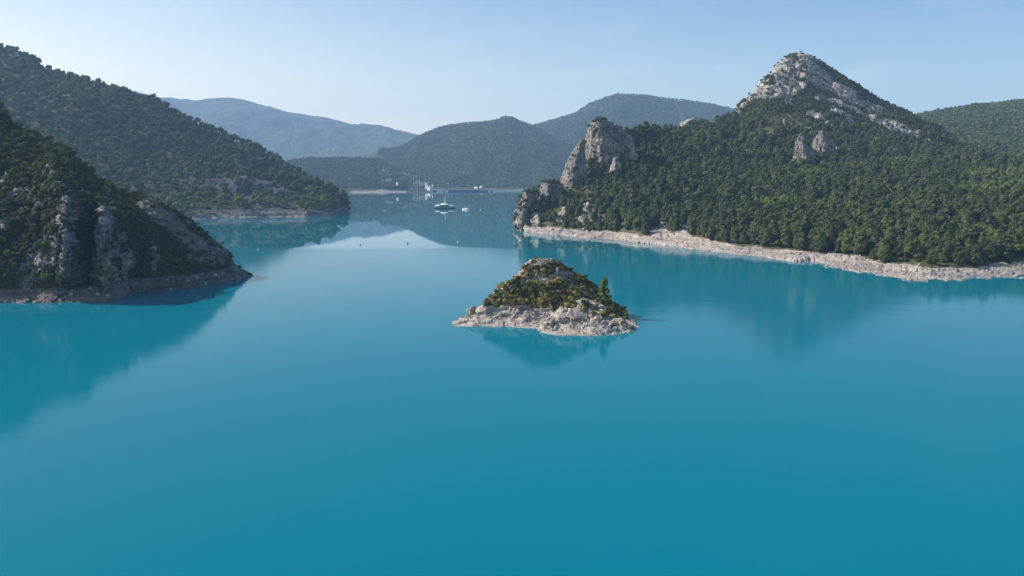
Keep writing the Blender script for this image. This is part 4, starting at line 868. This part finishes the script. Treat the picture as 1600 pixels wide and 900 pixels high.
house("house", 777, 283, 5, 3.5, 2650, 6, "small white house on the forested hill right of the dam")
house("building", 744, 295.5, 12, 3.5, 2570, 8, "low pale building at the water end of the dam, left half", mat='oldplaster')
house("building", 752, 295.5, 10, 6, 2580, 8, "higher pale building beside the right end of the dam", mat='oldplaster')
pier = empty("landing_pier", wp(769, 299, 2420)); tag(pier, "pale concrete landing with two blocks at the right end of the dam", "pier")
for (u0, u1, vt) in ((762.5, 766.5, 297.6), (770.5, 773.2, 296.3)): under_parent(slab("block", u0, u1, vt, 2355, 6, M['concrete'], pier), pier)
under_parent(slab("quay_wall", 774, 815, 297.6, 2390, 4, M['concrete'], pier), pier)
# switchyard gantries
def gantry(u, v, w, h, Y, label):
    e = empty("switchyard_gantry", wp(u, v, Y), .05); tag(e, label, "steel gantry", "steel gantries above the dam")
    for k in (-1, 0, 1): MB().tube((k * w / 2, 0, -4), (k * w / 2, 0, h), .55, .35, 6).tube((k * w / 2 - 1.2, 0, -4), (k * w / 2, 0, h * .7), .3, .3, 6).build("post", M['steel'], e)
    MB().box((0, 0, h), (w * 1.1, .9, .9)).build("crossbeam", M['steel'], e)
    MB().box((0, 0, h * .72), (w * 1.0, .5, .5)).build("crossbeam", M['steel'], e)
gantry(651, 287, 18, 24, 2440, "tallest pale three post gantry on the slope above the dam")
gantry(652, 290, 16, 14, 2425, "lower pale gantry in front of the tallest one")
gantry(661, 289, 8, 12, 2445, "short square gantry right of the tallest one")
for (uu, hh, lb) in ((813, 16, "left of the two slim pale poplars beyond the promontory"), (822, 15, "right of the two slim pale poplars beyond the promontory")):
    plant("poplar_tree", 'bright', 0, wp(uu, 295.5, 2520), hh * .75, 0, lb, "poplar tree", "slim poplars beyond the promontory", tall=1.6)

# ------------------------------------------------------------------ boats and buoys
bp_ = wp(695, 325.5, float(waterY(325.5))); bp_.z = 0
boat = empty("tour_boat", bp_, 0.0); tag(boat, "large tour boat with pale canopy roofs, dark hull and tall cream mast", "boat")
S_ = float(waterY(325.5)) / F     # metres per pixel there
def hull_secs(L_, Wd, H_, z0=-.6):
    secs = []
    for t in np.linspace(-1, 1, 13):
        w = Wd / 2 * max(.06, (1 - abs(t) ** 3.2)) ; x = t * L_ / 2
        secs.append([(x, -w * .7, z0), (x, -w, z0 + H_), (x, w, z0 + H_), (x, w * .7, z0)])
    return secs
MB().loft(hull_secs(33 * S_, 8, 1.6)).build("hull", M['navy'], boat)
MB().box((-1 * S_, 0, 1.62), (30 * S_, 7.4, .22)).build("deck", M['cabin'], boat)
MB().box((-1 * S_, 0, 3.3), (15 * S_, 6.2, 3.1), taper=.94).build("cabin", M['cabin'], boat)
for k in range(-3, 4): MB().box((-1 * S_ + k * 2 * S_, -3.06, 3.4), (1.2 * S_, .1, 1.1)).build("window", M['glass'], boat)
def canopy(x, w, d, z, h, nm="canopy"):
    secs = []
    for t in np.linspace(-1, 1, 9):
        zz = z + h * (1 - abs(t) ** 1.6); zl = z - .55; secs.append([(x + t * w / 2, -d / 2, zl), (x + t * w / 2, -d / 2 * .35, zz), (x + t * w / 2, d / 2 * .35, zz), (x + t * w / 2, d / 2, zl)])
    return MB().loft(secs).build(nm, M['paleblue'], boat)
canopy(-1 * S_, 13.5 * S_, 7.5, 5.5, 2.0); canopy(-11 * S_, 8.5 * S_, 7, 4.0, 1.1); canopy(9.5 * S_, 9.5 * S_, 7, 4.0, 1.1)
for x in (-14.5, -8, 5.5, 13): MB().tube((x * S_, -3.1, 1.7), (x * S_, -3.1, 3.7), .12).tube((x * S_, 3.1, 1.7), (x * S_, 3.1, 3.7), .12).build("canopy_post", M['white'], boat)
MB().tube((.2 * S_, 0, 5.5), (.9 * S_, 0, 18.5 * S_), 1.05, .3).build("mast", M['cream'], boat)
MB().tube((13 * S_, 0, 1.8), (18 * S_, 0, 2.9), .25, .15).build("bowsprit", M['white'], boat)
p2 = wp(727.5, 327.6, float(waterY(327.6))); p2.z = 0
pb = empty("motor_boat", p2, -.8); tag(pb, "low flat white motor boat right of the tour boat", "boat")
S2 = float(waterY(327.6)) / F
MB().loft(hull_secs(14.5, 4.6, 1.9, -.4)).build("hull", M['white'], pb)
MB().box((1.5, 0, 1.9), (4.2, 2.2, .9), taper=.8).build("windscreen", M['cream'], pb)
for k in (-1, 1): MB().box((-2.5, k * 1.1, 1.65), (3.0, .7, .4)).build("bench", M['cream'], pb)
MB().box((-6.9, 0, 1.1), (.7, .7, 1.5), taper=.8).build("outboard_motor", M['navy'], pb)
def buoy(u, v, r, mat, label):
    p_ = wp(u, v, float(waterY(v))); p_.z = 0; e = empty("buoy", p_); tag(e, label, "buoy", "buoys floating on the lake")
    b = MB(); secs = []
    for z, q in ((-.5, .5), (-.2, .85), (.15, 1), (.5, .92), (.8, .65), (1.0, .3)):
        secs.append([(math.cos(a) * r * q, math.sin(a) * r * q, z * r) for a in np.linspace(0, 2 * math.pi, 12, endpoint=False)])
    b.loft(secs).build("float", mat, e, True)
    MB().tube((0, 0, r * .9), (0, 0, r * 2.4), r * .16, r * .1).box((0, 0, r * 2.5), (r * .5, r * .5, r * .5)).build("topmark", mat, e)
buoy(403, 390, .55, M['buoyw'], "white buoy in the dark reflection of the left slope")
buoy(563, 383, .5, M['buoyd'], "small grey buoy, left of the two in the pale water")
buoy(637, 381, .6, M['buoyd'], "dark buoy in the middle of the pale water")
buoy(715, 378.5, .55, M['buoyw'], "small pale buoy between the dark buoy and the promontory")
buoy(813, 376, .7, M['buoyw'], "white buoy just off the right promontory")
buoy(751, 327.6, .9, M['buoyw'], "tiny white buoy to the right of the motor boat")

# ------------------------------------------------------------------ haze
hz, n, l, p = nt("haze_air"); n.remove(p)
vol = n.new("ShaderNodeVolumePrincipled"); vol.inputs['Color'].default_value = (0.42, 0.65, 1.0, 1); vol.inputs['Density'].default_value = HAZE_DENSITY; vol.inputs['Anisotropy'].default_value = 0.1
l.new(vol.outputs[0], n["Material Output"].inputs['Volume'])
hb = MB().box((0, 5600, 500), (17800, 12600, 1016)).build("haze", hz); tag(hb, "pale blue summer haze over the lake and hills", kind='stuff')
hb.display_type = 'WIRE'
print("instances", len(Pp), len(Ps), len(Pl), len(Pz), len(Pf), len(Pi), len(Pg), len(Pq))
